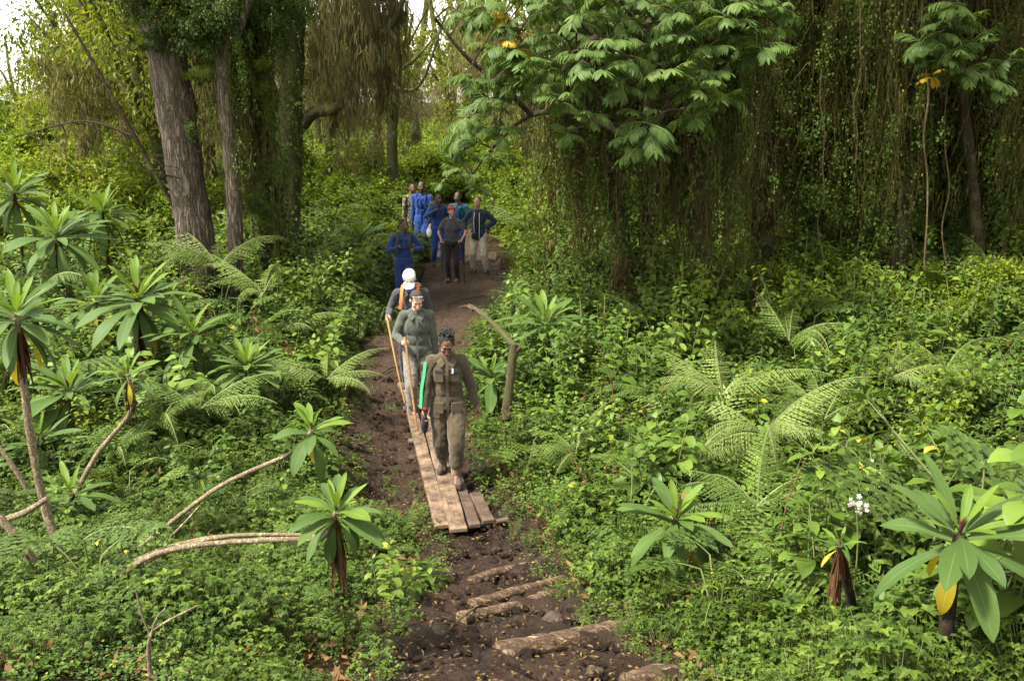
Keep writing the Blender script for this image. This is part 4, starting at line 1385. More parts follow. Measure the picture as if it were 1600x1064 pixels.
# ------------------------------------------------------------------ crowns
def crown_mesh(seed, mat, R, n, leaf=(.12, .22), flat=.75, blobs=7, droop=.5, aspect=.45):
    rs = np.random.default_rng(seed)
    c = rs.normal(0, .5, (blobs, 3)) * np.array([R, R, R * flat])
    br = rs.uniform(.35, .6, blobs) * R
    k = rs.integers(0, blobs, n)
    dv = rs.normal(0, 1, (n, 3)); dv /= np.linalg.norm(dv, axis=1, keepdims=True)
    rad = br[k] * rs.random(n) ** .45
    # sub-clumps, so that the crown has holes and dense tufts
    tuft = rs.normal(0, 1, (blobs * 16, 3)); tuft /= np.linalg.norm(tuft, axis=1, keepdims=True)
    tk = k * 16 + rs.integers(0, 16, n)
    dv = tuft[tk] + dv * .38
    P = c[k] + dv * rad[:, None] * np.array([1, 1, flat])
    D = dv * .6 + rs.normal(0, .5, (n, 3)); D[:, 2] -= droop
    Nn = rs.normal(0, .4, (n, 3)) + np.array([0, 0, 1.0])
    L = rs.uniform(*leaf, n)
    v, f = leaf_cloud(P, D, Nn, L, L * rs.uniform(aspect * .8, aspect * 1.2, n))
    return np_mesh('crown', v, f, M[mat])

CROWN = {
    'dark': [crown_mesh(300 + k, 'tree_dark', 1.6, 3800, (.10, .2)) for k in range(3)],
    'light': [crown_mesh(310 + k, 'tree_light', 1.6, 3600, (.09, .18), aspect=.4) for k in range(3)],
    'fine': [crown_mesh(330 + k, 'tree_dark', 1.0, 4600, (.05, .10), aspect=.5, droop=.6) for k in range(3)],
    'finelight': [crown_mesh(340 + k, 'bush', 1.0, 4200, (.05, .10), aspect=.5, droop=.6) for k in range(2)],
    'bush': [crown_mesh(320 + k, 'bush', .8, 2800, (.06, .125), droop=.2, aspect=.5) for k in range(3)],
}

def limb_mesh(name, segs, mat, sides=8, bump=.2):
    mb = MB()
    for pts, r0, r1 in segs:
        n = max(8, int(len(pts) * 5))
        P = smooth_path(pts, n)
        tube(mb, P, [r0 + (r1 - r0) * i / (n - 1) for i in range(n)], sides, 0, bump, freq=5)
    return mb.mesh(name, [M[mat]])

def trunk_mesh(pts, r0, r1, mat, sides=22, n=60, flare=.35):
    mb = MB(); P = smooth_path(pts, n)
    rad = [(r0 + (r1 - r0) * i / (n - 1)) * (1 + flare * max(0, 1 - i / (n * .12)) ** 2) for i in range(n)]
    tube(mb, P, rad, sides, 0, .16, freq=3.2)
    return mb.mesh('trunk', [M[mat]])

def ivy_mesh(pts, r, n, seed, mat='vine_leaf', leaf=(.06, .12), spread=.06):
    rs = np.random.default_rng(seed)
    P0 = np.array([list(p) for p in smooth_path(pts, 60)])
    i = rs.integers(0, 60, n); a = rs.random(n) * 6.283
    o = np.stack([np.cos(a), np.sin(a), np.zeros(n)], 1)
    P = P0[i] + o * (r + np.abs(rs.normal(0, spread, n)))[:, None] + np.stack([np.zeros(n), np.zeros(n), rs.normal(0, .08, n)], 1)
    D = o * .6 + rs.normal(0, .4, (n, 3)); D[:, 2] -= .6
    L = rs.uniform(*leaf, n)
    v, f = leaf_cloud(P, D, o + np.array([0, 0, .5]), L, L * .75)
    return np_mesh('ivy', v, f, M[mat])

TREE_N = [0]
def tree(label, base, pts, r0, r1, bark='bark_dark', crown='dark', ncrown=5, ctop=(6.5, 10.5), spread=2.6, curtains=(), ivy=0, group=None, name='forest_tree', limbs=4, cscale=1.3, seed=None):
    """pts: trunk path as offsets from base. curtains: (kind, dx, dy, top z, scale xy, length scale)"""
    TREE_N[0] += 1
    seed = seed or 1000 + TREE_N[0]
    random.seed(seed)
    base = Vector(base)
    t = thing(name, short(label, base.x, base.y), 'tree', base, group)
    pts = [Vector(p) for p in pts]
    link('trunk', trunk_mesh(pts, r0, r1, bark), t)
    top = pts[-1]
    P = smooth_path(pts, 40)
    ends, segs = [], []
    for k in range(limbs):
        s = P[int(rnd(.55, .95) * 39)]
        a = rnd(0, 6.28)
        e = Vector((top.x, top.y, 0)) + hdir(a) * rnd(.6, 1) * spread + Vector((0, 0, rnd(*ctop)))
        m = s.lerp(e, .5) + Vector((rnd(-.4, .4), rnd(-.4, .4), rnd(.0, .5)))
        segs.append(([s, m, e], r1 * rnd(.5, .7), .03)); ends.append(e)
        e2 = m + hdir(a + rnd(-1.5, 1.5)) * spread * .5 + Vector((0, 0, rnd(.3, 1)))
        segs.append(([m, m.lerp(e2, .5) + Vector((0, 0, .1)), e2], r1 * .3, .02)); ends.append(e2)
    if segs:
        link('limb', limb_mesh('limb', segs, bark), t)
    for k in range(ncrown):
        e = ends[k % len(ends)] if ends else top
        link('crown', random.choice(CROWN[crown]), t, e + Vector((rnd(-.5, .5), rnd(-.5, .5), rnd(-.2, .5))), (0, 0, rnd(0, 6.28)), cscale * rnd(.8, 1.2))
    for (kind, dx, dy, tz, sx, sz) in curtains:
        o = link('hanging_vines' if kind != 'lichen' else 'hanging_lichen', random.choice(VINE[kind]), t, (dx, dy, tz), (0, 0, rnd(0, 6.28)), (sx, sx, sz))
        o['kind'] = 'stuff'
    if ivy:
        link('ivy', ivy_mesh(pts, r0 * .85, ivy, seed), t)['kind'] = 'stuff'
    return t

def gpos(u, d):
    """ground point seen in column u at depth d"""
    x = (u - 800) / F_PX * d * 1.0 / math.cos(PITCH) * .97
    return Vector((x, d, hz(x, d)))

def col_x(u, d, z):
    """x so that a point at depth d and height z shows in column u"""
    # depth along the view axis
    fwd = d * math.cos(PITCH) + (CAM_Z - z) * math.sin(PITCH)
    return (u - 800) / F_PX * fwd

def cpt(u, d, z):
    return Vector((col_x(u, d, z), d, z))

def build_left_trees():
    # the bare furrowed trunk
    d = 16.0
    P = [cpt(322, d, -.1), cpt(312, d, 1.2), cpt(292, d, 2.6), cpt(268, d, 4.4), cpt(250, d, 5.6), cpt(238, d, 8.5)]
    b = P[0]
    t = tree('big tree with bare furrowed brown trunk, beside the thinner trunk', b, [p - b for p in P], .36, .29, 'bark', 'fine', 4, (7.6, 10.5), 2.4, name='big_tree', limbs=4, cscale=1.2,
         curtains=[('leafy', .55, -.1, 6.6, .55, .45), ('leafy', -.3, -.4, 6.8, .5, .28), ('leafy', .2, -.5, 6.6, .6, .25), ('thin', .9, .1, 6.6, .5, .9)])
    random.seed(31)
    for (u, v, dd, q, kk) in [(255, 5, 15.6, .55, 'fine'), (300, 20, 15.5, .6, 'fine'), (215, -20, 15.8, .6, 'fine'), (330, 60, 15.6, .4, 'fine'), (345, 0, 15.4, .6, 'fine'), (235, 60, 15.5, .28, 'fine'), (320, 110, 15.7, .26, 'finelight')]:
        link('climber', random.choice(CROWN[kk]), t, at(u, v, dd) - b, (0, 0, rnd(0, 6)), q)['kind'] = 'stuff'
    # the thinner trunk beside it
    d = 15.7
    P = [cpt(372, d, -.1), cpt(368, d, 1.0), cpt(366, d, 2.4), cpt(352, d, 4.0), cpt(345, d, 5.5), cpt(350, d, 8)]
    b = P[0]
    tree('thinner grey-brown trunk standing close beside the big bare trunk', b, [p - b for p in P], .15, .11, 'bark', 'fine', 2, (7.6, 9), 1.8, name='slender_tree', limbs=3,
         curtains=[('leafy', -.2, .2, 6.6, .5, .5), ('leafy', .3, -.1, 6.5, .45, .6), ('thin', -.3, .3, 6.2, .5, .9)])
    # the vine-covered trunk
    d = 17.0
    P = [cpt(432, d, -.1), cpt(428, d, 1.5), cpt(412, d, 3.2), cpt(398, d, 5), cpt(390, d, 8.5)]
    b = P[0]
    t = tree('dark trunk wrapped in leafy vines and dead creepers', b, [p - b for p in P], .26, .2, 'bark_dark', 'fine', 3, (7.6, 10), 2.2, name='vine_covered_tree', limbs=4, ivy=1800,
         curtains=[('brown', -.1, -.3, 6.6, .4, 1.0), ('leafy', .25, -.35, 6.2, .35, .9), ('leafy', -.35, -.3, 6.6, .4, .75), ('leafy', .4, -.2, 6.5, .5, .6), ('thin', -.7, .3, 6.6, .6, .95), ('thin', .1, -.6, 5.5, .6, .95)])
    random.seed(32)
    for (u, v, dd, q, kk) in [(395, 10, 16.4, .6, 'fine'), (430, 40, 16.6, .5, 'fine'), (375, 70, 16.3, .45, 'fine'), (450, 10, 16.8, .5, 'fine'), (410, 110, 16.4, .3, 'finelight'), (360, 140, 16.2, .25, 'finelight'), (445, 260, 16.2, .28, 'fine'), (420, 330, 16.2, .32, 'fine')]:
        link('climber', random.choice(CROWN[kk]), t, at(u, v, dd) - b, (0, 0, rnd(0, 6)), q)['kind'] = 'stuff'
    # the trunk with the level limb
    d = 19.0
    P = [cpt(452, d, -.1), cpt(452, d, 2.5), cpt(456, d, 4.2), cpt(462, d, 6.5), cpt(470, d, 9)]
    b = P[0]
    t = tree('trunk with a level limb, trailing a wide veil of grey-green lichen', b, [p - b for p in P], .27, .2, 'bark_moss', 'light', 1, (8.8, 10), 2.4, name='lichen_draped_tree', limbs=3, ivy=500)
    lm = [([cpt(452, d, 3.2) - b, cpt(490, d, 3.75) - b, cpt(530, d, 3.9) - b, cpt(600, d, 5.2) - b, cpt(640, d, 6.2) - b], .15, .05), ([cpt(462, d, 6.3) - b, cpt(520, d, 7.0) - b, cpt(600, d, 7.2) - b, cpt(660, d, 7.0) - b], .12, .05)]
    link('limb', limb_mesh('limb', lm, 'bark_moss', 10), t)
    random.seed(8)
    for u, dd, tz, sx, sz in [(515, 19, 6.8, .75, .82), (545, 18.6, 6.9, .75, .86), (575, 19.2, 7.0, .75, .82), (600, 19.4, 6.6, .7, .8), (500, 19.5, 6.9, .6, .7), (560, 20.2, 6.2, .8, .75), (525, 20, 5.4, .6, .55)]:
        o = link('hanging_lichen', random.choice(VINE['lichen']), t, cpt(u, dd, tz) - b, (0, 0, rnd(0, 6.28)), (sx, sx, sz)); o['kind'] = 'stuff'
    # thin bare branches slanting through the bushes on that side
    for lab, a, m, e, r in [('long thin bare branch slanting across the pale foliage', (100, 20, 15.5), (175, 150, 15.5), (275, 330, 15.8), .035), ('arched bare branch drooping from the long thin one', (20, 215, 16), (130, 190, 15.8), (215, 215, 15.6), .02), ('bare twiggy branch crossing in front of the bushes', (185, 215, 15.2), (225, 262, 15.2), (285, 280, 15.3), .015)]:
        A, Bm, E = at(*a), at(*m), at(*e)
        mb = MB(); tube(mb, [p - A for p in smooth_path([A, Bm, E], 16)], [r * (.6 + .5 * i / 15) for i in range(16)], 6, 0, .3, freq=12)
        for q in range(9):
            s = A.lerp(Bm, rnd(.2, 1)) if q % 2 else Bm.lerp(E, rnd(.1, .8)); e2 = s + Vector((rnd(-.7, .7), rnd(-.3, .3), rnd(-.6, .3)))
            tube(mb, [p - A for p in smooth_path([s, s.lerp(e2, .5) + Vector((0, 0, .08)), e2], 6)], [.009, .008, .007, .006, .004, .003], 4)
        tag(link('bare_branch', mb.mesh('bare_branch', [M['bark_dark']]), None, A), lab, 'branch', 'bare branches among the pale foliage')

def build_right_trees():
    T = []
    spec = [
        # column, depth, foot offset, radius, lean columns over height, label
        (985, 15.5, [985, 972, 950, 935, 930], .17, 'leaning twin trunk| nearest the trail, hung with vines'),
        (1012, 15.8, [1000, 1010, 1030, 1055, 1090], .15, 'second of the twin trunks|, leaning apart over the herbs'),
        (1195, 17.0, [1195, 1192, 1205, 1240, 1290], .26, 'thick dark trunk| bending under vine curtains'),
        (1268, 18.2, [1268, 1272, 1268, 1262, 1250], .22, 'straight shadowed trunk| behind the bending one'),
        (1130, 19.5, [1130, 1125, 1140, 1150, 1155], .2, 'shadowed trunk between the twin trunks and the bending one'),
        (1405, 16.0, [1405, 1402, 1408, 1420, 1430], .2, 'trunk wrapped in pale brown vine ropes|'),
        (1345, 19.0, [1345, 1340, 1335, 1338, 1350], .17, 'slim dark trunk| half hidden by leafy vines'),
        (1490, 17.5, [1490, 1495, 1492, 1500, 1510], .3, 'tree smothered in small-leaved green creeper|'),
        (1575, 16.5, [1575, 1570, 1568, 1560, 1555], .26, 'creeper-clad trunk| at the view edge'),
        (1665, 16.5, [1665, 1660, 1655, 1650, 1650], .26, 'vine-hung tree just beyond the view edge'),
        (1060, 21.5, [1060, 1062, 1065, 1060, 1050], .2, 'dark trunk deep behind the twin trunks'),
        (1440, 22.0, [1440, 1442, 1440, 1436, 1430], .24, 'dark trunk deep behind the vine ropes'),
        (1545, 22.5, [1545, 1540, 1538, 1540, 1545], .24, 'dark trunk deep behind the green creeper'),
        (1230, 23.0, [1230, 1232, 1235, 1238, 1240], .22, 'dark trunk deep behind the bending one'),
        (890, 24.0, [890, 892, 896, 905, 915], .2, 'slim trunk at the back beyond the far bend'),
    ]
    for i, (u, d, cols, r, lab) in enumerate(spec):
        random.seed(2000 + i)
        zs = [-.1, 1.6, 3.3, 5.2, 8.2]
        P = [cpt(c, d, z) for c, z in zip(cols, zs)]
        b = P[0]
        cur = []
        n = 7 if d < 20 else 5
        for k in range(n):
            kind = random.choice(['brown', 'leafy', 'leafy', 'leafy', 'brown', 'thin'])
            if u in (1490, 1575): kind = random.choice(['leafy', 'leafy', 'brown'])
            if u in (985, 1012): kind = random.choice(['brown', 'thin', 'brown', 'thin'])
            tz = rnd(6.0, 7.4)
            if u in (985, 1012): tz = rnd(4.5, 6.5)
            dx = rnd(-1.25, 1.25)
            cur.append((kind, dx, rnd(-1.0, .9), tz, rnd(.6, 1.0), min(1.15, (tz - rnd(.5, 3.0)) / 6.0)))
        tree(lab, b, [p - b for p in P], r * .95, r * .65, 'bark_dark', 'dark', 2 if u not in (985, 1012) else 1, (7.4, 10.5), 2.2, cur, ivy={1490: 5200, 1575: 5200, 1405: 900, 1345: 1500, 1545: 1800}.get(u, 1500), name='vine_hung_tree', limbs=3, cscale=1.1)
    # single long vines
    for k, (u, d, z0, z1, r, lab) in enumerate([(1062, 14.6, 6.5, .6, .018, 'pale rope-like vine hanging straight, in front of the twin trunks'), (1068, 14.7, 6.5, .5, .014, 'thinner vine hanging next to the pale rope-like one'), (1338, 15.2, 6.3, 3.0, .016, 'light vine swinging in a loose curve before the dark trunks'),
                                                (1282, 15.0, 4.5, 1.0, .012, 'thin pale vine slanting to the fern bank'), (1478, 15.4, 6, 1.2, .014, 'twisted vine hanging beside the green creeper'), (1446, 15.0, 5.5, .7, .02, 'brown rope vine in front of the wrapped trunk'), (965, 14.7, 5.0, .4, .014, 'thin vine hanging from the leaning twin trunk')]):
        random.seed(k + 50)
        pts = [cpt(u + rnd(-7, 7), d + rnd(-.1, .1), z0 + (z1 - z0) * q / 7) for q in range(8)]
        A = pts[0].copy()
        mb = MB(); tube(mb, [p - A for p in smooth_path(pts, 40)], r * .75, 6, 0, .25, freq=14)
        tag(link('hanging_vine', mb.mesh('hanging_vine', [M['rope_vine']]), None, A), lab, 'vine', 'single vines before the dark wood')

# ------------------------------------------------------------------ the tree with large pinnate leaves
def pinnate(mb, o, d, L, m=0, ms=1, npair=9):
    """one compound leaf: leaflets in pairs along a drooping stalk"""
    d = Vector(d).normalized(); up = Vector((0, 0, 1)); up = (up - d * up.dot(d)).normalized()
    p = Vector(o); pts, dirs, ups = [], [], []
    seg = npair + 2
    for i in range(seg + 1):
        a = .75 * (i / seg) ** 1.3
        dd = d * math.cos(a) - up * math.sin(a); uu = up * math.cos(a) + d * math.sin(a)
        if i: p = p + dd * (L / seg)
        pts.append(p.copy()); dirs.append(dd); ups.append(uu)
    tube(mb, pts, [.006 * (1 - .6 * i / seg) for i in range(seg + 1)], 3, ms, cap=False)
    for i in range(2, seg + 1):
        t = i / seg
        ll = L * .40 * (.75 + .5 * math.sin(t * 2.6))
        dd, uu = dirs[i], ups[i]; s = dd.cross(uu)
        for sg in (-1, 1):
            e = (s * sg * .95 + dd * (.55 + .35 * t) - uu * rnd(.15, .5)).normalized()
            blade(mb, pts[i], e, uu + s * sg * -.2, ll * rnd(.9, 1.1), ll * .18, rnd(.4, .9), .18, 4, 2, .42, m, .95)
    blade(mb, pts[-1], dirs[-1], ups[-1], L * .36, L * .1, .5, .18, 4, 2, .45, m)

def spray_mesh(seed, n, L, mats):
    random.seed(seed); mb = MB(); a = rnd(0, 6.28)
    for k in range(n):
        a += 2.4
        pinnate(mb, (0, 0, -.02 * k), hdir(a, rnd(-.1, .75)), L * rnd(.8, 1.1))
    blade(mb, (0, 0, 0), (0, 0, 1), (1, 0, 0), .14, .02, .2, .3, 3, 2, .4)
    return mb.mesh('leaf_spray', mats)

def build_pinnate_tree():
    sp = [spray_mesh(400 + k, 7 + k % 2, .37, [M['hag'], M['stalk']]) for k in range(4)]
    spy = spray_mesh(410, 4, .4, [M['hag_yellow'], M['stalk']])
    d0 = 13.6
    base = cpt(1105, d0 + .9, -.1)
    P = [base, cpt(1098, d0 + .9, 2.0), cpt(1075, d0 + .7, 4.2), cpt(1040, d0 + .3, 6.0), cpt(1000, d0, 7.4)]
    t = thing('pinnate_leaved_tree', 'tree with large feathery compound leaves overhanging the trail and the group', 'tree', base)
    link('trunk', trunk_mesh([p - base for p in P], .17, .10, 'bark_dark', 16, 40), t)
    random.seed(12)
    for (kind, dx, dy, tz, sx, sz) in [('leafy', .1, -.2, 5.6, .4, .85), ('brown', -.3, -.1, 5.6, .5, .9), ('leafy', -.5, .2, 5.2, .45, .7), ('brown', .45, .0, 5.4, .5, .8), ('thin', -.9, .1, 5.4, .6, .9)]:
        link('hanging_vines', random.choice(VINE[kind]), t, (dx, dy, tz), (0, 0, rnd(0, 6.28)), (sx, sx, sz))['kind'] = 'stuff'
    link('ivy', ivy_mesh([p - base for p in P], .13, 700, 77), t)['kind'] = 'stuff'
    limbs = [
        [P[2], at(1010, 150, 12.8), at(930, 60, 12.2), at(860, -20, 12)],
        [P[2] + Vector((0, 0, .2)), at(1000, 210, 13.0), at(905, 178, 13.2), at(832, 180, 13.6), at(780, 220, 14.0), at(735, 275, 14.4)],
        [at(832, 180, 13.6), at(790, 140, 13.4), at(730, 90, 13.2), at(680, 30, 13)],
        [P[3], at(1010, 40, 12), at(960, -10, 11.5)],
        [P[2] + Vector((0, 0, .5)), at(1120, 110, 12.5), at(1165, 40, 12.2)],
        [at(1010, 150, 12.8), at(1010, 200, 11.8), at(1000, 235, 11.4)],
        [at(930, 60, 12.2), at(900, 90, 11.4), at(880, 110, 11)],
    ]
    link('limb', limb_mesh('limb', [([p - base for p in L_], .055, .02) for L_ in limbs], 'bark_dark', 7, .25), t)
    samp = [p for L_ in limbs for p in smooth_path(L_, 14)]
    spots = [(985, 88, 11), (1022, 62, 11.3), (965, 25, 11.2), (910, 82, 10.8), (930, 110, 10.7), (1000, 175, 11.2), (925, 178, 11.4), (1012, 192, 11), (880, 150, 11.2), (858, 52, 11.5), (1090, 130, 11.4), (1112, 108, 11.6), (1100, 75, 11.8),
             (1170, 48, 11.8), (1150, 30, 12), (1192, 70, 11.8), (740, 120, 12.6), (728, 182, 13), (780, 198, 12.6), (722, 235, 13.6), (762, 150, 12.4), (820, 100, 11.8), (1060, 55, 11.5), (1050, 15, 11.3),
             (1130, 18, 11.8), (905, 20, 11.2), (790, 40, 12), (745, 25, 12.2), (845, 10, 11.4), (950, 62, 10.9), (970, 128, 11), (1040, 110, 11.2), (840, 128, 11.8), (800, 75, 12), (888, 205, 12), (1010, 225, 11.2), (980, 212, 11.4),
             (715, 205, 13.4), (770, 240, 14), (800, 120, 12.4), (860, 95, 11.3), (720, 20, 12.4), (760, 0, 12), (820, -10, 11.8), (1000, -5, 11.2), (1080, -10, 11.4), (1180, 5, 12), (940, -10, 11), (880, -15, 11.3), (1085, 180, 11.8), (1120, 150, 12),  (1230, 10, 12.2), (1215, 40, 12.3)]
    random.seed(44)
    tw = []
    def put(p, me, s, lab=None):
        q = min(samp, key=lambda w: (w - p).length)
        tw.append(([q - base, q.lerp(p, .55) + Vector((0, 0, .10)) - base, p - base], .014, .008))
        o = link('leaf_spray', me, t, p - base, (rnd(-.35, .35), rnd(-.35, .35), rnd(0, 6.28)), s)
        if lab: tag(o, lab)
    for (u, v, d) in spots:
        put(at(u, v, d), random.choice(sp), rnd(.65, 1.1))
    for k in range(100):
        u = 760 + 400 * random.random(); v = rnd(-130, 130)
        if u > 1000 and v > 110: v -= 90
        put(at(u, v, rnd(12.2, 15)), random.choice(sp), rnd(.65, 1.1))
    for (u, v, d, q) in [(690, 285, 14.6, .55), (748, 292, 14.6, .6), (712, 262, 14.4, .6), (738, 270, 14.4, .5)]:
        put(at(u, v, d), sp[0], q)
    put(at(804, 60, 12), spy, .7, 'orange-yellow dying leaves'); put(at(790, 22, 12), spy, .5, 'orange-yellow dying leaves')
    link('twigs', limb_mesh('twigs', tw, 'bark_dark', 5, .2), t)['kind'] = 'stuff'
    # the same kind of tree in the shade on the far side
    base = cpt(1530, 16, -.1); t2 = thing('pinnate_leaved_tree', 'shaded tree with feathery leaves and one yellow leaf among the creepers', 'tree', base)
    P = [base, cpt(1525, 16, 2), cpt(1500, 15.5, 4.5), cpt(1480, 15, 7)]
    link('trunk', trunk_mesh([p - base for p in P], .12, .06, 'bark_dark', 12, 30), t2)
    for (u, v, d, m) in [(1490, 75, 14, 0), (1505, 105, 14.2, 0), (1462, 85, 14, 0), (1520, 60, 14.3, 0), (1475, 40, 14, 0), (1458, 118, 14, 1), (1530, 110, 14.4, 0), (1500, 30, 14.2, 0), (1550, 130, 14.5, 0), (1440, 60, 14.2, 0), (1495, 5, 14, 0), (1580, 90, 14.5, 0)]:
        p = at(u, v, d); q = min(smooth_path(P, 12), key=lambda w: (w - p).length)
        mb = MB(); tube(mb, [w - base for w in smooth_path([q, q.lerp(p, .5) + Vector((0, 0, .15)), p], 6)], .01, 4)
        link('twig', mb.mesh('twig', [M['bark_dark']]), t2)
        o = link('leaf_spray', spy if m else random.choice(sp), t2, p - base, (rnd(-.3, .3), rnd(-.3, .3), rnd(0, 6)), 1.0 if not m else .55)
        if m: tag(o, 'bright yellow dying leaf')

# ------------------------------------------------------------------ the wood behind
COLS = [(40, 'dark lobelia clump'), (95, 'thick-stemmed tall lobelia'), (215, 'shaggy-skirted lobelia'), (285, 'big bare trunk'), (362, 'thinner trunk'), (420, 'vine-wrapped trunk'), (520, 'level mossy limb'), (600, 'veil of lichen'), (662, 'tall man in blue'), (706, 'woman in red headband'), (745, 'man in navy jacket'),
        (850, 'far bend of the trail'), (965, 'leaning twin trunk'), (1105, 'feathery-leaved tree'), (1195, 'thick bending trunk'), (1268, 'straight shadowed trunk'), (1345, 'slim dark trunk'), (1405, 'rope-wrapped trunk'), (1490, 'creeper-smothered tree'), (1575, 'creeper-clad edge trunk')]
def behind(prefix, u, d):
    for k, (c, nm) in enumerate(sorted(COLS, key=lambda m: abs(m[0] - u))[:3]):
        rel = 'straight behind' if abs(c - u) < 14 else ('past the trail side of' if abs(u - 700) < abs(c - 700) else 'past the outer side of')
        for far in (('', 'further ', 'furthest ') if d < 36 else ('distant ', 'most distant ')):
            lab = '%s%s %s the %s' % (far, prefix, rel, nm)
            if lab not in USED:
                USED[lab] = 1
                return lab
    return '%s behind the %s' % (prefix, nm)

def build_far_trees():
    """each far tree: trunk, crown, hanging lichen"""
    crowns = [crown_mesh(600 + k, 'tree_light', 2.2, 3000, (.12, .25), flat=1.1, blobs=11, aspect=.38, droop=.7) for k in range(3)]
    trunks = []
    for k in range(3):
        random.seed(650 + k)
        pts = [(0, 0, -.2), (rnd(-.2, .2), rnd(-.2, .2), 3), (rnd(-.6, .6), rnd(-.4, .4), 6), (rnd(-1, 1), rnd(-.6, .6), 10)]
        trunks.append((trunk_mesh(pts, .26, .12, 'bark_moss', 12, 24), pts))
    limbs = []
    for k in range(3):
        random.seed(660 + k)
        limbs.append(limb_mesh('limb', [([(0, 0, rnd(3, 6)), hdir(a) * 1.2 + Vector((0, 0, rnd(5, 6.5))), hdir(a) * rnd(2, 3) + Vector((0, 0, rnd(5.5, 8)))], .1, .03) for a in (0.3, 1.6, 2.9, 4.1, 5.3)], 'bark_moss', 6))
    random.seed(71)
    spots = []
    # seen between the trunks, from one edge of the view to the other
    cols = [(215, 26), (262, 22), (150, 33), (185, 30), (225, 31), (210, 38), (285, 26), (340, 29), (180, 46), (400, 34), (470, 27), (520, 31), (620, 29.5), (500, 48), (560, 60), (775, 42), (830, 33), (640, 70), (800, 58),
            (860, 29), (935, 31), (1010, 41), (900, 52), (1060, 29), (1130, 33), (1250, 36), (1330, 30), (1460, 32), (1530, 34), (1600, 28), (1150, 55), (1400, 50), (1680, 30), (250, 62), (400, 64), (170, 60)] + [(-40 + 75 * k, 66 + 22 * ((k * 7) % 5) / 4) for k in range(-2, 24)] + [(655, 47), (700, 41), (740, 50), (600, 36)]
    for i, (u, d) in enumerate(sorted(cols, key=lambda c: c[1])):
        g = cpt(u, d, 0); g.z = hz(g.x, g.y)
        k = i % 3
        s = rnd(.8, 1.15)
        if u < 170: s *= .8
        edge = 'over the lobelias' if u < 420 else ('at the end of the trail' if u < 860 else 'behind the dark vine curtains')
        t = thing('far_tree', behind('light green lichen-hung tree', u, d), 'tree', g, 'trees of the far wood ' + edge, rnd(0, 6.28))
        t.scale = (s, s, s)
        link('trunk', trunks[k][0], t); link('limb', limbs[k], t)
        for q in range(1 if (d > 34 and i % 2) or 440 < u < 870 else 2):
            zz = (4.6, 7.4)[q] + (1.6 if 440 < u < 870 and d < 50 else 0)
            a = rnd(0, 6.28)
            link('crown', random.choice(crowns), t, hdir(a) * rnd(.3, 1.6) + Vector((0, 0, zz)), (0, 0, rnd(0, 6.28)), rnd(.7, 1.0))
        if d < 45:
            for q in range(2):
                a = rnd(0, 6.28)
                o = link('hanging_lichen', random.choice(VINE['lichen']), t, hdir(a) * rnd(.8, 2.2) + Vector((0, 0, rnd(4.5, 7))), (0, 0, rnd(0, 6)), (1.1, 1.1, rnd(.6, 1.0)))
                o['kind'] = 'stuff'

def build_bushes():
    random.seed(91)
    twig = limb_mesh('stem', [([(0, 0, -.1), hdir(a) * .2 + Vector((0, 0, .4)), hdir(a) * .45 + Vector((0, 0, .9))], .02, .008) for a in (0, 1.3, 2.5, 3.8, 5)], 'bark_dark', 5)
    spots = [(40, 27, 2.3), (110, 31, 2.6), (0, 30, 2.0), (75, 34, 2.6), (170, 33, 2.8), (230, 30, 2.4), (60, 21, 1.3), (120, 18.5, 1.2), (170, 20, 1.5), (215, 18, 1.1), (250, 21, 1.5), (285, 19, 1.2), (150, 24, 1.9), (90, 26, 1.8), (200, 26, 2.0), (30, 24, 1.5), (255, 24, 1.9), (10, 19, 1.2), (-30, 20, 1.6), (330, 22, 1.5), (380, 23, 1.4), (485, 23, 1.2), (520, 26, 1.3), (555, 24, 1.0), (590, 27, 1.1), (620, 30, 1.1), (500, 30, 1.6), (640, 34, 1.3), (560, 34, 1.5),
             (790, 27, 1.1), (830, 24, 1.1), (870, 22, 1.1), (900, 26, 1.6), (940, 23, 1.4), (810, 32, 1.5), (850, 34, 1.9), (760, 36, 1.3), (720, 40, 1.2), (980, 26, 1.5), (1030, 25, 1.5), (1090, 24, 1.3), (1160, 25, 1.5), (1240, 26, 1.5), (1320, 25, 1.5), (1400, 26, 1.5), (1500, 27, 1.6), (690, 34, .9), (670, 30, .8), (905, 19.5, .9), (850, 19, .8), (1075, 15.6, .75), (1150, 15.2, .7), (1230, 14.8, .7), (1300, 15.6, .85), (1370, 14.6, .75), (1450, 14.9, .85), (1520, 14.2, .85), (1590, 14.0, .95), (1640, 15.5, 1.1), (1010, 16.6, .7), (930, 17.5, .7)]
    for i, (u, d, s) in enumerate(sorted(spots, key=lambda c: c[1])):
        g = cpt(u, d, .5); g.z = hz(g.x, g.y)
        if u < 450: lab, gr = 'yellow-green bush', 'bushes behind the lobelias'
        elif u < 700: lab, gr = 'sunlit bush', 'sunlit bushes behind the people'
        elif u < 960: lab, gr = 'green bush', 'bushes lining the far trail'
        else: lab, gr = 'shaded bush', 'bushes inside the dark wood'
        t = thing('bush', behind(lab, u, d), 'bush', g, gr, rnd(0, 6.28))
        link('stem', twig, t, None, None, s)
        link('crown', random.choice(CROWN['bush']), t, (0, 0, .72 * s), (0, 0, rnd(0, 6)), (s, s, s * rnd(.85, 1.2)))

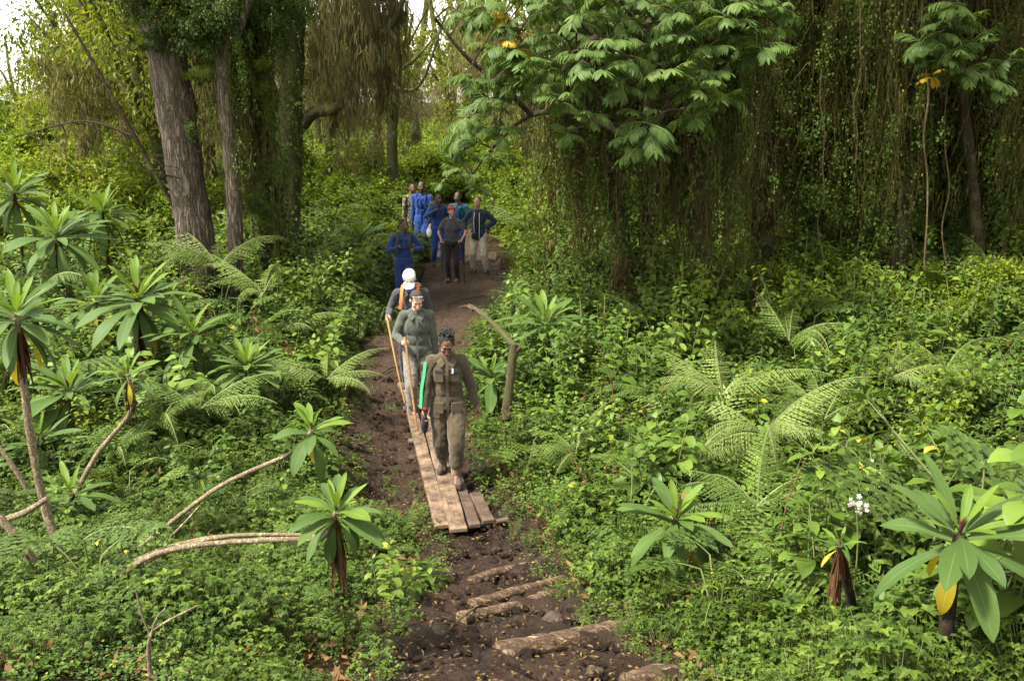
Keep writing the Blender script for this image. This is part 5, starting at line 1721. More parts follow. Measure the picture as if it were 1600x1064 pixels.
def build_trees_behind():
    """the trees over the photographer's head, which shade the near end of the trail"""
    for (x, y, lab) in [(4.2, -1.5, 'tree behind the viewpoint whose crown shades the largest lobelia'), (0.2, -4.5, 'tree behind the viewpoint whose crown shades the log steps')]:
        b = Vector((x, y, hz(x, y)))
        tree(lab, b, [(0, 0, -.2), (.1, .2, 2.5), (0, .5, 5), (.2, 1.0, 8)], .26, .18, 'bark_dark', 'dark', 5, (6.6, 9.4), 3.8, limbs=5, cscale=1.35, name='forest_tree')

build_left_trees(); build_right_trees(); build_trees_behind(); build_pinnate_tree(); build_far_trees(); build_bushes(); build_single_herbs()

# ------------------------------------------------------------------ people
def fabric_mat(name, col, rough=0.9, wear=None, camo=None):
    m, n, b = new_mat(name)
    co = objco(n)
    no = noise_(n, 9, 6, co)
    c = ramp(n, no, [(0.3, tuple(x * .72 for x in col)), (0.7, tuple(min(1, x * 1.22) for x in col))])
    if wear:
        f = ramp(n, noise_(n, 3.5, 4, co), [(0.5, (0, 0, 0)), (0.7, (1, 1, 1))])
        c = mixc(n, math_(n, 'MULTIPLY', f, .55), c, wear)
    if camo:
        for k, cc in enumerate(camo):
            f = ramp(n, noise_(n, 9 + 4 * k, 2, objco(n, (1 + .1 * k, 1, 1.2 + .2 * k))), [(.52, (0, 0, 0)), (.54, (1, 1, 1))])
            c = mixc(n, f, c, cc)
    n.links.new(c, b.inputs['Base Color'])
    b.inputs['Roughness'].default_value = rough
    b.inputs['Specular IOR Level'].default_value = .2
    b.inputs['Sheen Weight'].default_value = .15
    wv = math_(n, 'ADD', noise_(n, 420, 2, co), math_(n, 'MULTIPLY', noise_(n, 14, 5, co), 3.0))
    bump_(n, b, wv, .45, .006)
    return m

def skin_mat(name, col):
    m, n, b = new_mat(name)
    co = objco(n)
    c = ramp(n, noise_(n, 18, 5, co), [(.3, tuple(x * .82 for x in col)), (.7, tuple(min(1, x * 1.12) for x in col))])
    n.links.new(c, b.inputs['Base Color'])
    b.inputs['Roughness'].default_value = .62
    b.inputs['Specular IOR Level'].default_value = .45
    b.inputs['Subsurface Weight'].default_value = .12
    b.inputs['Subsurface Radius'].default_value = (.012, .005, .003)
    bump_(n, b, noise_(n, 120, 3, co), .15, .002)
    return m

M['skin_dark'] = skin_mat('dark_skin', (0.115, 0.056, 0.034))
M['skin_deep'] = skin_mat('deep_brown_skin', (0.062, 0.032, 0.022))
M['skin_light'] = skin_mat('light_skin', (0.46, 0.26, 0.185))
M['skin_tan'] = skin_mat('tan_skin', (0.30, 0.165, 0.11))
M['lips_dark'] = plain_mat('dark_lips', (0.10, 0.045, 0.034), .45, .1, 20, 0)
M['lips_light'] = plain_mat('light_lips', (0.38, 0.18, 0.14), .45, .1, 20, 0)
M['eye'] = plain_mat('eye_white', (0.55, 0.5, 0.46), .25, .05, 20, 0)
M['iris'] = plain_mat('dark_iris', (0.012, 0.008, 0.006), .2, .05, 20, 0)
M['hair_black'] = plain_mat('black_hair', (0.010, 0.008, 0.007), .7, .5, 60, .8, .01)
M['hair_brown'] = plain_mat('brown_hair', (0.035, 0.021, 0.013), .5, .5, 60, .8, .01)
M['olive'] = fabric_mat('olive_uniform', (0.050, 0.037, 0.020), .92, (0.070, 0.052, 0.029))
M['greyshirt'] = fabric_mat('grey_green_shirt', (0.052, 0.058, 0.044))
M['charcoal'] = fabric_mat('charcoal_top', (0.030, 0.032, 0.037))
M['blue'] = fabric_mat('blue_overalls', (0.009, 0.038, 0.165), .9, (0.016, 0.034, 0.11))
M['blue_deep'] = fabric_mat('deep_blue_overalls', (0.009, 0.025, 0.10), .85)
M['teal'] = fabric_mat('teal_jacket', (0.010, 0.06, 0.075), .8)
M['navy'] = fabric_mat('navy_jacket', (0.010, 0.022, 0.042), .75)
M['black'] = fabric_mat('black_cloth', (0.010, 0.009, 0.010), .8)
M['maroon'] = fabric_mat('maroon_black_trousers', (0.020, 0.009, 0.012), .85)
M['tee'] = fabric_mat('grey_tee', (0.040, 0.040, 0.044), .9)
M['khaki'] = fabric_mat('khaki_trousers', (0.36, 0.315, 0.24), .9, (0.22, 0.17, 0.12))
M['grey_trousers'] = fabric_mat('grey_trousers', (0.15, 0.13, 0.105), .9, (0.08, 0.055, 0.036))
M['camo'] = fabric_mat('camouflage', (0.11, 0.095, 0.05), .9, None, [(0.045, 0.05, 0.022), (0.19, 0.16, 0.09), (0.03, 0.022, 0.014)])
M['green_strip'] = fabric_mat('bright_green_strip', (0.012, 0.20, 0.075), .7)
M['red'] = fabric_mat('red_headband', (0.36, 0.02, 0.03), .85)
M['orange'] = fabric_mat('orange_strap', (0.75, 0.14, 0.03), .75)
M['buff'] = fabric_mat('blue_buff', (0.02, 0.085, 0.36), .8, (0.10, 0.16, 0.42))
M['white'] = fabric_mat('white_cap', (0.78, 0.74, 0.66), .85)
M['boot'] = plain_mat('muddy_boot', (0.045, 0.03, 0.022), .7, .4, 12, .6, .008, wear=(0.06, 0.038, 0.025))
M['gaiter'] = fabric_mat('brown_gaiter', (0.17, 0.11, 0.06), .9, (0.09, 0.06, 0.036))
M['pack'] = fabric_mat('dark_pack', (0.016, 0.018, 0.020), .7)
M['pack_grey'] = fabric_mat('grey_pack', (0.05, 0.05, 0.052), .7)
M['stickwood'] = bark_mat('stick_wood', (0.10, 0.052, 0.026), (0.26, 0.15, 0.085), scale=(40, 40, 10), depth=.003)
M['stickpale'] = bark_mat('pale_stick_wood', (0.22, 0.14, 0.06), (0.42, 0.29, 0.14), scale=(40, 40, 10), depth=.003)
M['metal'] = plain_mat('dark_metal', (0.04, 0.04, 0.045), .35, .1, 20, 0, metallic=.7)
M['lens'] = plain_mat('mirrored_lens', (0.35, 0.38, 0.42), .12, .05, 20, 0, metallic=.8)
M['tagwhite'] = plain_mat('white_tag', (0.7, 0.7, 0.68), .6, .05, 20, 0)
M['tape'] = plain_mat('dark_tape', (0.02, 0.028, 0.03), .8, .1, 20, 0)
M['mark'] = plain_mat('grey_print', (0.16, 0.16, 0.17), .8, .1, 20, 0)

def cap_prim(p0, r0, p1, r1, sx=1.0):
    return ('c', Vector(p0), r0, Vector(p1), r1)
def ell(c, rx, ry, rz, R=None):
    return ('e', Vector(c), (rx, ry, rz), R)

def prims_mesh(prims):
    mb = MB()
    for p in prims:
        if p[0] == 'c':
            _, a, ra, b, rb = p
            d = b - a; L = d.length
            d = d / L if L > 1e-6 else Vector((0, 0, 1))
            s, t = frame(d)
            rings = []
            for k in range(1, 5): rings.append((a - d * ra * math.cos(k * math.pi / 8), ra * math.sin(k * math.pi / 8)))
            for k in range(4, 0, -1): rings.append((b + d * rb * math.cos(k * math.pi / 8), rb * math.sin(k * math.pi / 8)))
            v = [a - d * ra]; ns = 12
            for c, r in rings:
                v += [c + (s * math.cos(6.28319 * q / ns) + t * math.sin(6.28319 * q / ns)) * r for q in range(ns)]
            v.append(b + d * rb)
            f = [(0, 1 + (q + 1) % ns, 1 + q) for q in range(ns)]
            for i in range(len(rings) - 1):
                o = 1 + i * ns
                f += [(o + q, o + (q + 1) % ns, o + ns + (q + 1) % ns, o + ns + q) for q in range(ns)]
            o = 1 + (len(rings) - 1) * ns; e = len(v) - 1
            f += [(o + q, o + (q + 1) % ns, e) for q in range(ns)]
            mb.add(v, f)
        else:
            _, c, (rx, ry, rz), R = p
            ns, nr = 16, 10
            v = [Vector((0, 0, -rz))]
            for i in range(1, nr):
                a = math.pi * i / nr
                v += [Vector((rx * math.sin(a) * math.cos(6.28319 * q / ns), ry * math.sin(a) * math.sin(6.28319 * q / ns), -rz * math.cos(a))) for q in range(ns)]
            v.append(Vector((0, 0, rz)))
            f = [(0, 1 + (q + 1) % ns, 1 + q) for q in range(ns)]
            for i in range(nr - 2):
                o = 1 + i * ns
                f += [(o + q, o + (q + 1) % ns, o + ns + (q + 1) % ns, o + ns + q) for q in range(ns)]
            o = 1 + (nr - 2) * ns; e = len(v) - 1
            f += [(o + q, o + (q + 1) % ns, e) for q in range(ns)]
            v = [(R @ w if R is not None else w) + c for w in v]
            mb.add(v, f)
    return mb

def blob(name, prims, voxel, mat, smooth=4, amp=0.0, freq=9.0, zmin=None, seed=0.0):
    """one continuous surface grown over the given volumes"""
    me = prims_mesh(prims).mesh(name + '_v', [M[mat]])
    o = link('grow', me)
    md = o.modifiers.new('r', 'REMESH'); md.mode = 'VOXEL'; md.voxel_size = voxel; md.use_smooth_shade = True
    sm = o.modifiers.new('s', 'SMOOTH'); sm.factor = .5; sm.iterations = smooth
    dg = bpy.context.evaluated_depsgraph_get(); dg.update()
    out = bpy.data.meshes.new_from_object(o.evaluated_get(dg))
    out.name = name
    bpy.data.objects.remove(o); bpy.data.meshes.remove(me)
    if not out.materials: out.materials.append(M[mat])
    n = len(out.vertices)
    if amp or zmin is not None:
        co = np.empty(n * 3, np.float32); out.vertices.foreach_get('co', co); co = co.reshape(-1, 3)
        no = np.empty(n * 3, np.float32); out.vertices.foreach_get('normal', no); no = no.reshape(-1, 3)
        if amp:
            off = Vector((seed, seed * 1.7, 0))
            h = np.array([noise.noise(Vector((p[0] * freq, p[1] * freq, (p[2] + p[0] * .8) * freq * .75)) + off) + .6 * (1 - 2.5 * abs(noise.noise(Vector(((p[0] + p[2] * .5) * freq * 1.5, p[1] * freq * 1.2, (p[2] - p[0] * .9) * freq * 1.1)) + off))) for p in co])
            co = co + no * (h * amp)[:, None].astype(np.float32)
        if zmin is not None:
            co[:, 2] = np.maximum(co[:, 2], zmin)
        out.vertices.foreach_set('co', co.ravel())
    out.polygons.foreach_set('use_smooth', np.ones(len(out.polygons), bool))
    out.update()
    return out

def ik(a, b, l1, l2, pole):
    a, b = Vector(a), Vector(b)
    d = b - a; L = min(d.length, (l1 + l2) * .999)
    d.normalize()
    x = (l1 * l1 - l2 * l2 + L * L) / (2 * L)
    h = math.sqrt(max(l1 * l1 - x * x, 0))
    p = Vector(pole); p = (p - d * p.dot(d)).normalized()
    return a + d * x + p * h, a + d * L

def hand_prims(w, elbow, s, curl, side, fwd):
    """palm, four fingers, thumb. w: wrist; fingers continue the forearm and curl towards fwd"""
    d = (Vector(w) - Vector(elbow)).normalized()
    f = Vector(fwd); f = (f - d * f.dot(d)).normalized()
    x = d.cross(f) * side
    P = [('c', Vector(w), .026 * s, Vector(w) + d * .05 * s, .030 * s)]
    for k in range(4):
        q = Vector(w) + d * .035 * s + x * (k - 1.5) * .017 * s
        P.append(('c', q, .017 * s, Vector(w) + d * .085 * s + x * (k - 1.5) * .019 * s, .0105 * s))
        p = Vector(w) + d * .085 * s + x * (k - 1.5) * .020 * s
        a = 0.0
        for j, L in enumerate((.036, .026, .021)):
            a += curl * (.75 if j == 0 else .9)
            L *= s * (1, 1.1, 1.03, .82)[k]
            e = p + (d * math.cos(a) + f * math.sin(a)) * L
            P.append(('c', p, .0095 * s, e, .0085 * s)); p = e
    p = Vector(w) + d * .03 * s - x * .026 * s
    e = p + (d * .75 - x * .6 + f * .45).normalized() * .04 * s
    P.append(('c', p, .014 * s, e, .0105 * s))
    P.append(('c', e, .0105 * s, e + (d * .8 + f * (.3 + .5 * curl) + x * .1).normalized() * .03 * s, .009 * s))
    return P

def person(label, pos, H=1.68, yaw=0.0, lean=.03, feet=((-.10, 0, 0), (.10, 0, 0)), hands=((-.24, -.05, .80), (.24, -.05, .80)), poles=((-.5, .8, -.1), (.5, .8, -.1)), curls=(.35, .35), head=(0, 0), bob=0.0,
           skin='skin_dark', hair=('crop', 'hair_black'), top=('shirt', 'blue'), legs=('blue',), fine=False, build=1.0, female=False, extras=(), boots='boot', shift=(0, 0), group='people on the trail', lowered=False, legfit=1.0):
    s = H / 1.7
    V = lambda *a: Vector(a)
    vox = .0075 if fine else .0115
    t = thing('person', label, 'person', pos, group, yaw)
    zf = min(f[2] for f in feet)
    Pv = V(shift[0], shift[1], (.905 - bob) * s)
    u = V(0, -math.sin(lean), math.cos(lean))
    X = V(1, 0, 0)
    sh_w = (.158 if female else .178) * s * (.5 + .5 * build)
    chest = Pv + u * .34 * s
    shl = [Pv + u * .475 * s + X * sg * sh_w for sg in (-1, 1)]
    neck = Pv + u * .555 * s
    # head frame
    hy, hp = head
    Rm = Matrix.Rotation(hy, 3, 'Z') @ Matrix.Rotation(hp, 3, 'X')       # positive pitch looks down
    Fw = Rm @ V(0, -1, 0); Uw = Rm @ V(0, 0, 1); Rw = Rm @ V(1, 0, 0)
    nk2 = neck + u * .06 * s + V(0, -.012 * s, 0)
    hc = nk2 + Uw * .105 * s + Fw * (.018 * s + .02 * abs(hp))
    hipj = [Pv + X * sg * .088 * s - u * .03 * s for sg in (-1, 1)]
    l1, l2 = .435 * s, .40 * s
    ank = [V(f[0] * s, f[1] * s + .02 * s, f[2] + .085 * s) for f in feet]
    kn = []
    for i in (0, 1):
        k, e = ik(hipj[i], ank[i], l1, l2, (0.06 * (-1, 1)[i], -1, .1)); kn.append(k); ank[i] = e
    a1, a2 = .285 * s, .25 * s
    el_, wr = [], []
    for i in (0, 1):
        k, e = ik(shl[i], V(*hands[i]) * s, a1, a2, poles[i]); el_.append(k); wr.append(e)
    b = build
    def torso(g=0.0, bust=True):
        P = [ell(Pv + u * .02 * s, (.158 + g) * s * b, (.108 + g) * s * b, (.12 + g) * s), ell(Pv + u * .16 * s, (.138 + g) * s * b, (.098 + g) * s * b, .15 * s), ell(chest, (.158 + g) * s * b, (.108 + g) * s * b, (.17 + g) * s)]
        P += [cap_prim(shl[0], (.052 + g * .7) * s, shl[1], (.052 + g * .7) * s)] + [cap_prim(shl[q] + X * (.03, -.03)[q] * s, (.046 + g * .7) * s, neck - u * .02 * s, (.050 + g * .5) * s) for q in (0, 1)] + [cap_prim(chest, .10 * s, neck, (.06 + g) * s)]
        if female and bust and top[0] == 'tee':
            P += [ell(chest + X * sg * .066 * s + V(0, -.075 * s, -.02 * s), (.055 + g) * s, (.045 + g) * s, (.06 + g) * s) for sg in (-1, 1)]
        return P
    def arm(i, g=0.0, to=1.0):
        P = [cap_prim(shl[i], (.056 + g) * s, el_[i], (.040 + g) * s)]
        if to > .5: P.append(cap_prim(el_[i], (.040 + g) * s, el_[i].lerp(wr[i], .93), (.027 + g) * s))
        else: P = [cap_prim(shl[i], (.056 + g) * s, shl[i].lerp(el_[i], .62), (.052 + g) * s)]
        return P
    def leg(i, g=0.0, cut=1.0):
        gg = g * legfit
        return [cap_prim(hipj[i], (.092 + gg * .7) * s, kn[i], (.058 + gg) * s), cap_prim(kn[i], (.058 + gg) * s, kn[i].lerp(ank[i], cut), (.040 + gg * 1.15) * s), ell(kn[i].lerp(ank[i], .3) + V(0, .018 * s, 0), (.052 + gg) * s, (.056 + gg) * s, .11 * s)]
    hs_ = 1.0 * s
    face = [ell(hc + Uw * .030 * hs_ + Fw * -.012 * hs_, .076 * hs_, .095 * hs_, .092 * hs_, Rm), ell(hc - Uw * .035 * hs_ + Fw * .022 * hs_, .062 * hs_, .068 * hs_, .082 * hs_, Rm),
            ell(hc - Uw * .098 * hs_ + Fw * .050 * hs_, .034 * hs_, .034 * hs_, .027 * hs_, Rm), cap_prim(hc + Fw * .083 * hs_ + Uw * .006 * hs_, .010 * hs_, hc + Fw * .104 * hs_ - Uw * .036 * hs_, .0165 * hs_),
            cap_prim(hc + Fw * .076 * hs_ + Uw * .026 * hs_ - Rw * .036 * hs_, .013 * hs_, hc + Fw * .076 * hs_ + Uw * .026 * hs_ + Rw * .036 * hs_, .013 * hs_),
            ell(hc + Fw * .086 * hs_ - Uw * .068 * hs_, .026 * hs_, .012 * hs_, .014 * hs_, Rm)]
    for sg in (-1, 1):
        face += [ell(hc + Rw * sg * .079 * hs_ - Uw * .008 * hs_ - Fw * .008 * hs_, .012 * hs_, .021 * hs_, .033 * hs_, Rm), ell(hc + Rw * sg * .042 * hs_ + Fw * .064 * hs_ - Uw * .03 * hs_, .024 * hs_, .022 * hs_, .024 * hs_, Rm)]
    nkp = [cap_prim(neck - u * .03 * s, .058 * s, nk2 + Uw * .05 * s, .052 * s)]
    body = torso(-.012, False) + arm(0, -.006) + arm(1, -.006) + leg(0, -.008) + leg(1, -.008) + nkp + face
    for i in (0, 1):
        fw = V((-1, 1)[i] * -.55, -.75, 0) if curls[i] > .8 else V((-1, 1)[i] * -.8, -.3, 0)
        body += hand_prims(wr[i], el_[i], s, curls[i], (-1, 1)[i], fw)
        body += [cap_prim(ank[i], .04 * s, ank[i] + V(0, -.12 * s, -.05 * s), .03 * s)]
    bo = link('body', blob('body', body, vox * (.85 if fine else 1), skin, 3), t)
    # eyes, brows, lips
    deep = skin in ('skin_dark', 'skin_deep')
    for sg in (-1, 1):
        c = hc + Rw * sg * .031 * hs_ + Fw * .082 * hs_ + Uw * .004 * hs_
        mb = prims_mesh([ell(c, (.0115 if lowered else .0135) * hs_, .0095 * hs_, (.0026 if lowered else .0085) * hs_, Rm)]); e = link('eye', mb.mesh('eye', [M['iris' if lowered else 'eye']]), bo)
        if not lowered:
            link('iris', prims_mesh([ell(c + Fw * .0065 * hs_, .0062 * hs_, .005 * hs_, .0068 * hs_, Rm)]).mesh('iris', [M['iris']]), bo)
        link('eyebrow', prims_mesh([cap_prim(c + Uw * .022 * hs_ - Rw * .015 * hs_ + Fw * .007 * hs_, .003 * hs_, c + Uw * .023 * hs_ + Rw * .015 * hs_ + Fw * .007 * hs_, .003 * hs_)]).mesh('eyebrow', [M['hair_black' if deep else 'hair_brown']]), bo)
    link('lips', prims_mesh([ell(hc + Fw * .094 * hs_ - Uw * .066 * hs_, .021 * hs_, .006 * hs_, .0042 * hs_, Rm), ell(hc + Fw * .091 * hs_ - Uw * .075 * hs_, .017 * hs_, .006 * hs_, .0045 * hs_, Rm)]).mesh('lips', [M['lips_dark' if deep else 'lips_light']]), bo)
    # hair
    kind, hm = hair
    if kind == 'crop':
        link('hair', blob('hair', [ell(hc + Uw * .040 * hs_ - Fw * .022 * hs_, .078 * hs_, .090 * hs_, .086 * hs_, Rm)], .009, hm, 2), t)
    elif kind in ('tied', 'locks'):
        P = [ell(hc + Uw * .040 * hs_ - Fw * .024 * hs_, .085 * hs_, .094 * hs_, .093 * hs_, Rm), ell(hc - Uw * .03 * hs_ - Fw * .055 * hs_, .068 * hs_, .05 * hs_, .07 * hs_, Rm)]
        if kind == 'tied': P.append(ell(hc + Uw * .01 * hs_ - Fw * .12 * hs_, .04 * hs_, .04 * hs_, .045 * hs_, Rm))
        else:
            random.seed(3)
            P += [ell(hc + Uw * .098 * hs_ - Fw * .045 * hs_, .066 * hs_, .066 * hs_, .052 * hs_, Rm), ell(hc + Uw * .02 * hs_ - Fw * .05 * hs_, .088 * hs_, .07 * hs_, .075 * hs_, Rm)]
            for k in range(60):
                d = (Rw * rnd(-1, 1) - Fw * rnd(-.5, 1) + Uw * rnd(.2, 1)).normalized()
                p = hc + Uw * .075 * hs_ - Fw * .035 * hs_ + d * .078 * hs_
                P.append(cap_prim(p, .011 * hs_, p + (d + Uw * .3).normalized() * rnd(.008, .026) * hs_, .007 * hs_))
        link('hair', blob('hair', P, .006 if fine else .009, hm, 1, .004, 60), t)
    # clothes
    tk, tm = top
    sd = abs(pos[0]) * 3 + pos[1]
    if tk != 'none':
        g = {'jacket': .020, 'shirt': .016, 'tee': .015, 'open': .024}[tk]
        P = torso(g) + [ell(Pv - u * (.06 if tk in ('jacket', 'open') else .0) * s, (.172 + (.02 if tk in ('jacket', 'open') else .01)) * s * b, (.125 + .012) * s * b, .13 * s)]
        if tk == 'tee':
            for i in (0, 1): P += arm(i, g * .8, .4)
        # leave the throat open
        P = [p for p in P if not (p[0] == 'c' and (p[3] - neck).length < 1e-6)] + [cap_prim(chest, .11 * s, neck - u * .045 * s, (.070 + g * .4) * s)]
        hem = Pv.z - (.15 if tk in ('jacket', 'open') else .09) * s
        if tk in ('jacket', 'open'):
            P += [cap_prim(Pv + X * sg * .075 * s - u * .02 * s, .113 * s * b, Pv + X * sg * .092 * s - u * .17 * s, .128 * s * b) for sg in (-1, 1)]
        jo = link({'jacket': 'jacket', 'shirt': 'shirt', 'tee': 'tee_shirt', 'open': 'jacket'}[tk], blob('garment', P, vox * 1.25, tm, 4, .0065 * s if tk != 'tee' else .004 * s, 10, hem, sd), t)
        if tk != 'tee':
            for i in (0, 1):
                link('sleeve', blob('sleeve', arm(i, g * .85, 1.0), vox * 1.2, tm, 3, .008 * s, 11, None, sd + i), jo)
        # collar
        if tk in ('jacket', 'shirt', 'open'):
            for sg in (-1, 1):
                mb = MB()
                c0 = neck - u * .025 * s
                pts = [c0 + V(sg * .070 * s, .035 * s, .022 * s), c0 + V(sg * .076 * s, -.015 * s, .020 * s), c0 + V(sg * .05 * s, -.07 * s, -.005 * s), c0 + V(sg * .02 * s, -.115 * s, -.055 * s)]
                outs = [c0 + V(sg * .098 * s, .04 * s, -.030 * s), c0 + V(sg * .112 * s, -.03 * s, -.035 * s), c0 + V(sg * .098 * s, -.105 * s, -.055 * s), c0 + V(sg * .06 * s, -.135 * s, -.085 * s)]
                v = []
                for p, q in zip(pts, outs): v += [p, q, q + V(0, -.005, -.004), p + V(0, -.004, .004)]
                f = []
                for i in range(3):
                    o_ = 4 * i
                    f += [(o_ + k, o_ + (k + 1) % 4, o_ + 4 + (k + 1) % 4, o_ + 4 + k) for k in range(4)]
                f += [(0, 1, 2, 3), (12, 13, 14, 15)]
                mb.add(v, f)
                link('collar', mb.mesh('collar', [M[tm]], smooth=False), jo)
    else:
        jo = bo
    P = [ell(Pv - u * .01 * s, .168 * s * b, .12 * s * b, .125 * s)] + leg(0, .022, legs[1] if len(legs) > 1 else .96) + leg(1, .022, legs[1] if len(legs) > 1 else .96)
    link('trousers', blob('trousers', P, vox * 1.25, legs[0], 4, .0085 * s, 9, None, sd + 3), t)
    for i in (0, 1):
        a = ank[i]
        fz = feet[i][2]
        tw = (-1, 1)[i] * .2
        fd = V(math.sin(tw), -math.cos(tw), 0)
        P = [cap_prim(a + V(0, .01 * s, .10 * s), .050 * s, a + V(0, .012 * s, -.03 * s), .048 * s), cap_prim(a + V(0, .025 * s, -.048 * s), .043 * s, a + fd * .13 * s + V(0, 0, -.052 * s), .042 * s), cap_prim(a + fd * .05 * s + V(0, 0, -.03 * s), .045 * s, a + fd * .15 * s + V(0, 0, -.052 * s), .04 * s)]
        ob = link('boot', blob('boot', P, .010, boots, 3, 0, 9, fz + .012), t)
        sole = MB()
        ring = []
        for k in range(14):
            q = 6.28319 * k / 14
            w = .047 * s; l = .145 * s
            c0 = a + fd * .055 * s
            sd_ = V(-fd.y, fd.x, 0)
            p = c0 + fd * math.cos(q) * l + sd_ * math.sin(q) * w * (1.06 if math.cos(q) > 0 else .88)
            ring.append(p)
        v = [V(p.x, p.y, fz) for p in ring] + [V(p.x, p.y, fz + .028) for p in ring]
        sole.add(v, [(k, (k + 1) % 14, 14 + (k + 1) % 14, 14 + k) for k in range(14)] + [tuple(range(13, -1, -1)), tuple(range(14, 28))])
        link('sole', sole.mesh('sole', [M['boot']], smooth=False), ob)
    J = dict(s=s, V=V, Pv=Pv, u=u, chest=chest, neck=neck, hc=hc, Fw=Fw, Uw=Uw, Rw=Rw, Rm=Rm, shl=shl, el=el_, wr=wr, kn=kn, ank=ank, hipj=hipj, t=t, jo=jo, bo=bo, b=b, vox=vox)
    for fn in extras:
        fn(J)
    return J

def box(mb, c, hx, hy, hz_, R=None):
    v = [Vector((x * hx, y * hy, z * hz_)) for x in (-1, 1) for y in (-1, 1) for z in (-1, 1)]
    v = [(R @ p if R is not None else p) + Vector(c) for p in v]
    mb.add(v, [(0, 1, 3, 2), (4, 6, 7, 5), (0, 4, 5, 1), (2, 3, 7, 6), (0, 2, 6, 4), (1, 5, 7, 3)])

def patch(J, nm, pts, w, mat, thick=.004, parent='jo', out=.0):
    """a strip of cloth along pts"""
    mb = MB()
    P = smooth_path(pts, max(6, len(pts) * 4))
    ring = []
    for i, p in enumerate(P):
        d = (P[min(i + 1, len(P) - 1)] - P[max(i - 1, 0)]).normalized()
        n_ = Vector((0, -1, 0)) if not isinstance(out, Vector) else out
        n_ = (n_ - d * n_.dot(d)).normalized(); s_ = d.cross(n_)
        ring += [p - s_ * w, p + s_ * w, p + s_ * w + n_ * thick, p - s_ * w + n_ * thick]
    f = []
    for i in range(len(P) - 1):
        o = 4 * i
        f += [(o + k, o + (k + 1) % 4, o + 4 + (k + 1) % 4, o + 4 + k) for k in range(4)]
    f += [(0, 3, 2, 1), tuple(4 * (len(P) - 1) + k for k in range(4))]
    mb.add(ring, f)
    return link(nm, mb.mesh(nm, [M[mat]], smooth=False), J[parent])

def pocket(dx, dz, w, h, mat='olive', flap=True):
    def fn(J):
        s = J['s']; c = J['chest'] + Vector((dx * s, -(.134 + .02) * s * J['b'] + abs(dx) * .25 * s, dz * s))
        R = Matrix.Rotation(dx * 2.2, 3, 'Z')
        mb = MB(); box(mb, c, w * s, .008 * s, h * s, R)
        po = link('pocket', mb.mesh('pocket', [M[mat]], smooth=False), J['jo'])
        po.modifiers.new('b', 'BEVEL').width = .004
    return fn

def chest_mark(nm, dx, dz, w, h, mat):
    def fn(J):
        s = J['s']; c = J['chest'] + Vector((dx * s, -(.165) * s * J['b'] + abs(dx) * .25 * s, dz * s))
        mb = MB(); box(mb, c, w * s, .004 * s, h * s, Matrix.Rotation(dx * 2.2, 3, 'Z'))
        link(nm, mb.mesh(nm, [M[mat]], smooth=False), J['jo'])
    return fn

def sleeve_strip(side, mat, w=.02):
    def fn(J):
        s = J['s']; o = Vector((side, -.75, 0)).normalized()
        i = 0 if side < 0 else 1
        g = .068 * s
        pts = [J['shl'][i] + o * (g + .012), J['shl'][i].lerp(J['el'][i], .5) + o * (g), J['el'][i] + o * (g - .004), J['el'][i].lerp(J['wr'][i], .5) + o * (g - .012), J['el'][i].lerp(J['wr'][i], .92) + o * (g - .02)]
        patch(J, 'green_strip', pts, w * s, mat, .006, 'jo', o)
        c = J['el'][i].lerp(J['wr'][i], .95); d = (J['wr'][i] - J['el'][i]).normalized()
        mb = MB(); tube(mb, [c - d * .012, c + d * .012], [.05 * s, .048 * s], 14)
        link('cuff_band', mb.mesh('cuff_band', [M['red']]), J['jo'])
    return fn

def placket(mat, buttons=True):
    def fn(J):
        s = J['s']; F = Vector((0, -1, 0))
        bz = .150 * s * J['b']
        pts = [J['neck'] + Vector((0, -.125 * s, -.09 * s)), J['chest'] + F * (bz + .012), J['Pv'] + J['u'] * .16 * s + F * (.134 * s * J['b']), J['Pv'] + F * (.146 * s * J['b']), J['Pv'] - J['u'] * .13 * s + F * (.142 * s * J['b'])]
        patch(J, 'placket', pts, .016 * s, mat, .008)
    return fn

def belt(mat, dz=.02, r=.168, h=.022, nm='belt'):
    def fn(J):
        s = J['s']; c = J['Pv'] + J['u'] * dz * s
        mb = MB(); ring = []
        for k in range(24):
            a = 6.28319 * k / 24
            ring.append(c + Vector((math.cos(a) * r * s * J['b'], math.sin(a) * r * .78 * s * J['b'], 0)))
        v = [p - Vector((0, 0, h * s)) for p in ring] + [p + Vector((0, 0, h * s)) for p in ring] + [c + (p - c) * .9 + Vector((0, 0, h * s)) for p in ring] + [c + (p - c) * .9 - Vector((0, 0, h * s)) for p in ring]
        f = []
        for q in range(4):
            f += [(q * 24 + k, q * 24 + (k + 1) % 24, ((q + 1) % 4) * 24 + (k + 1) % 24, ((q + 1) % 4) * 24 + k) for k in range(24)]
        mb.add(v, f)
        link(nm, mb.mesh(nm, [M[mat]]), J['t'])
    return fn

def gaiters(mat):
    def fn(J):
        s = J['s']
        for i in (0, 1):
            k, a = J['kn'][i], J['ank'][i]
            P = [cap_prim(k.lerp(a, .60), .066 * s, a + Vector((0, 0, .015)), .056 * s)]
            link('gaiter', blob('gaiter', P, .010, mat, 3, .004, 14), J['t'])
    return fn

def neck_buff(mat):
    def fn(J):
        s = J['s']; n = J['neck']
        link('neck_scarf', blob('neck_scarf', [cap_prim(n - J['u'] * .01 * s, .078 * s, n + J['u'] * .07 * s + Vector((0, -.02 * s, 0)), .068 * s), ell(n + Vector((0, -.06 * s, .0)), .07 * s, .05 * s, .05 * s)], .009, mat, 3, .005, 22), J['t'])
    return fn

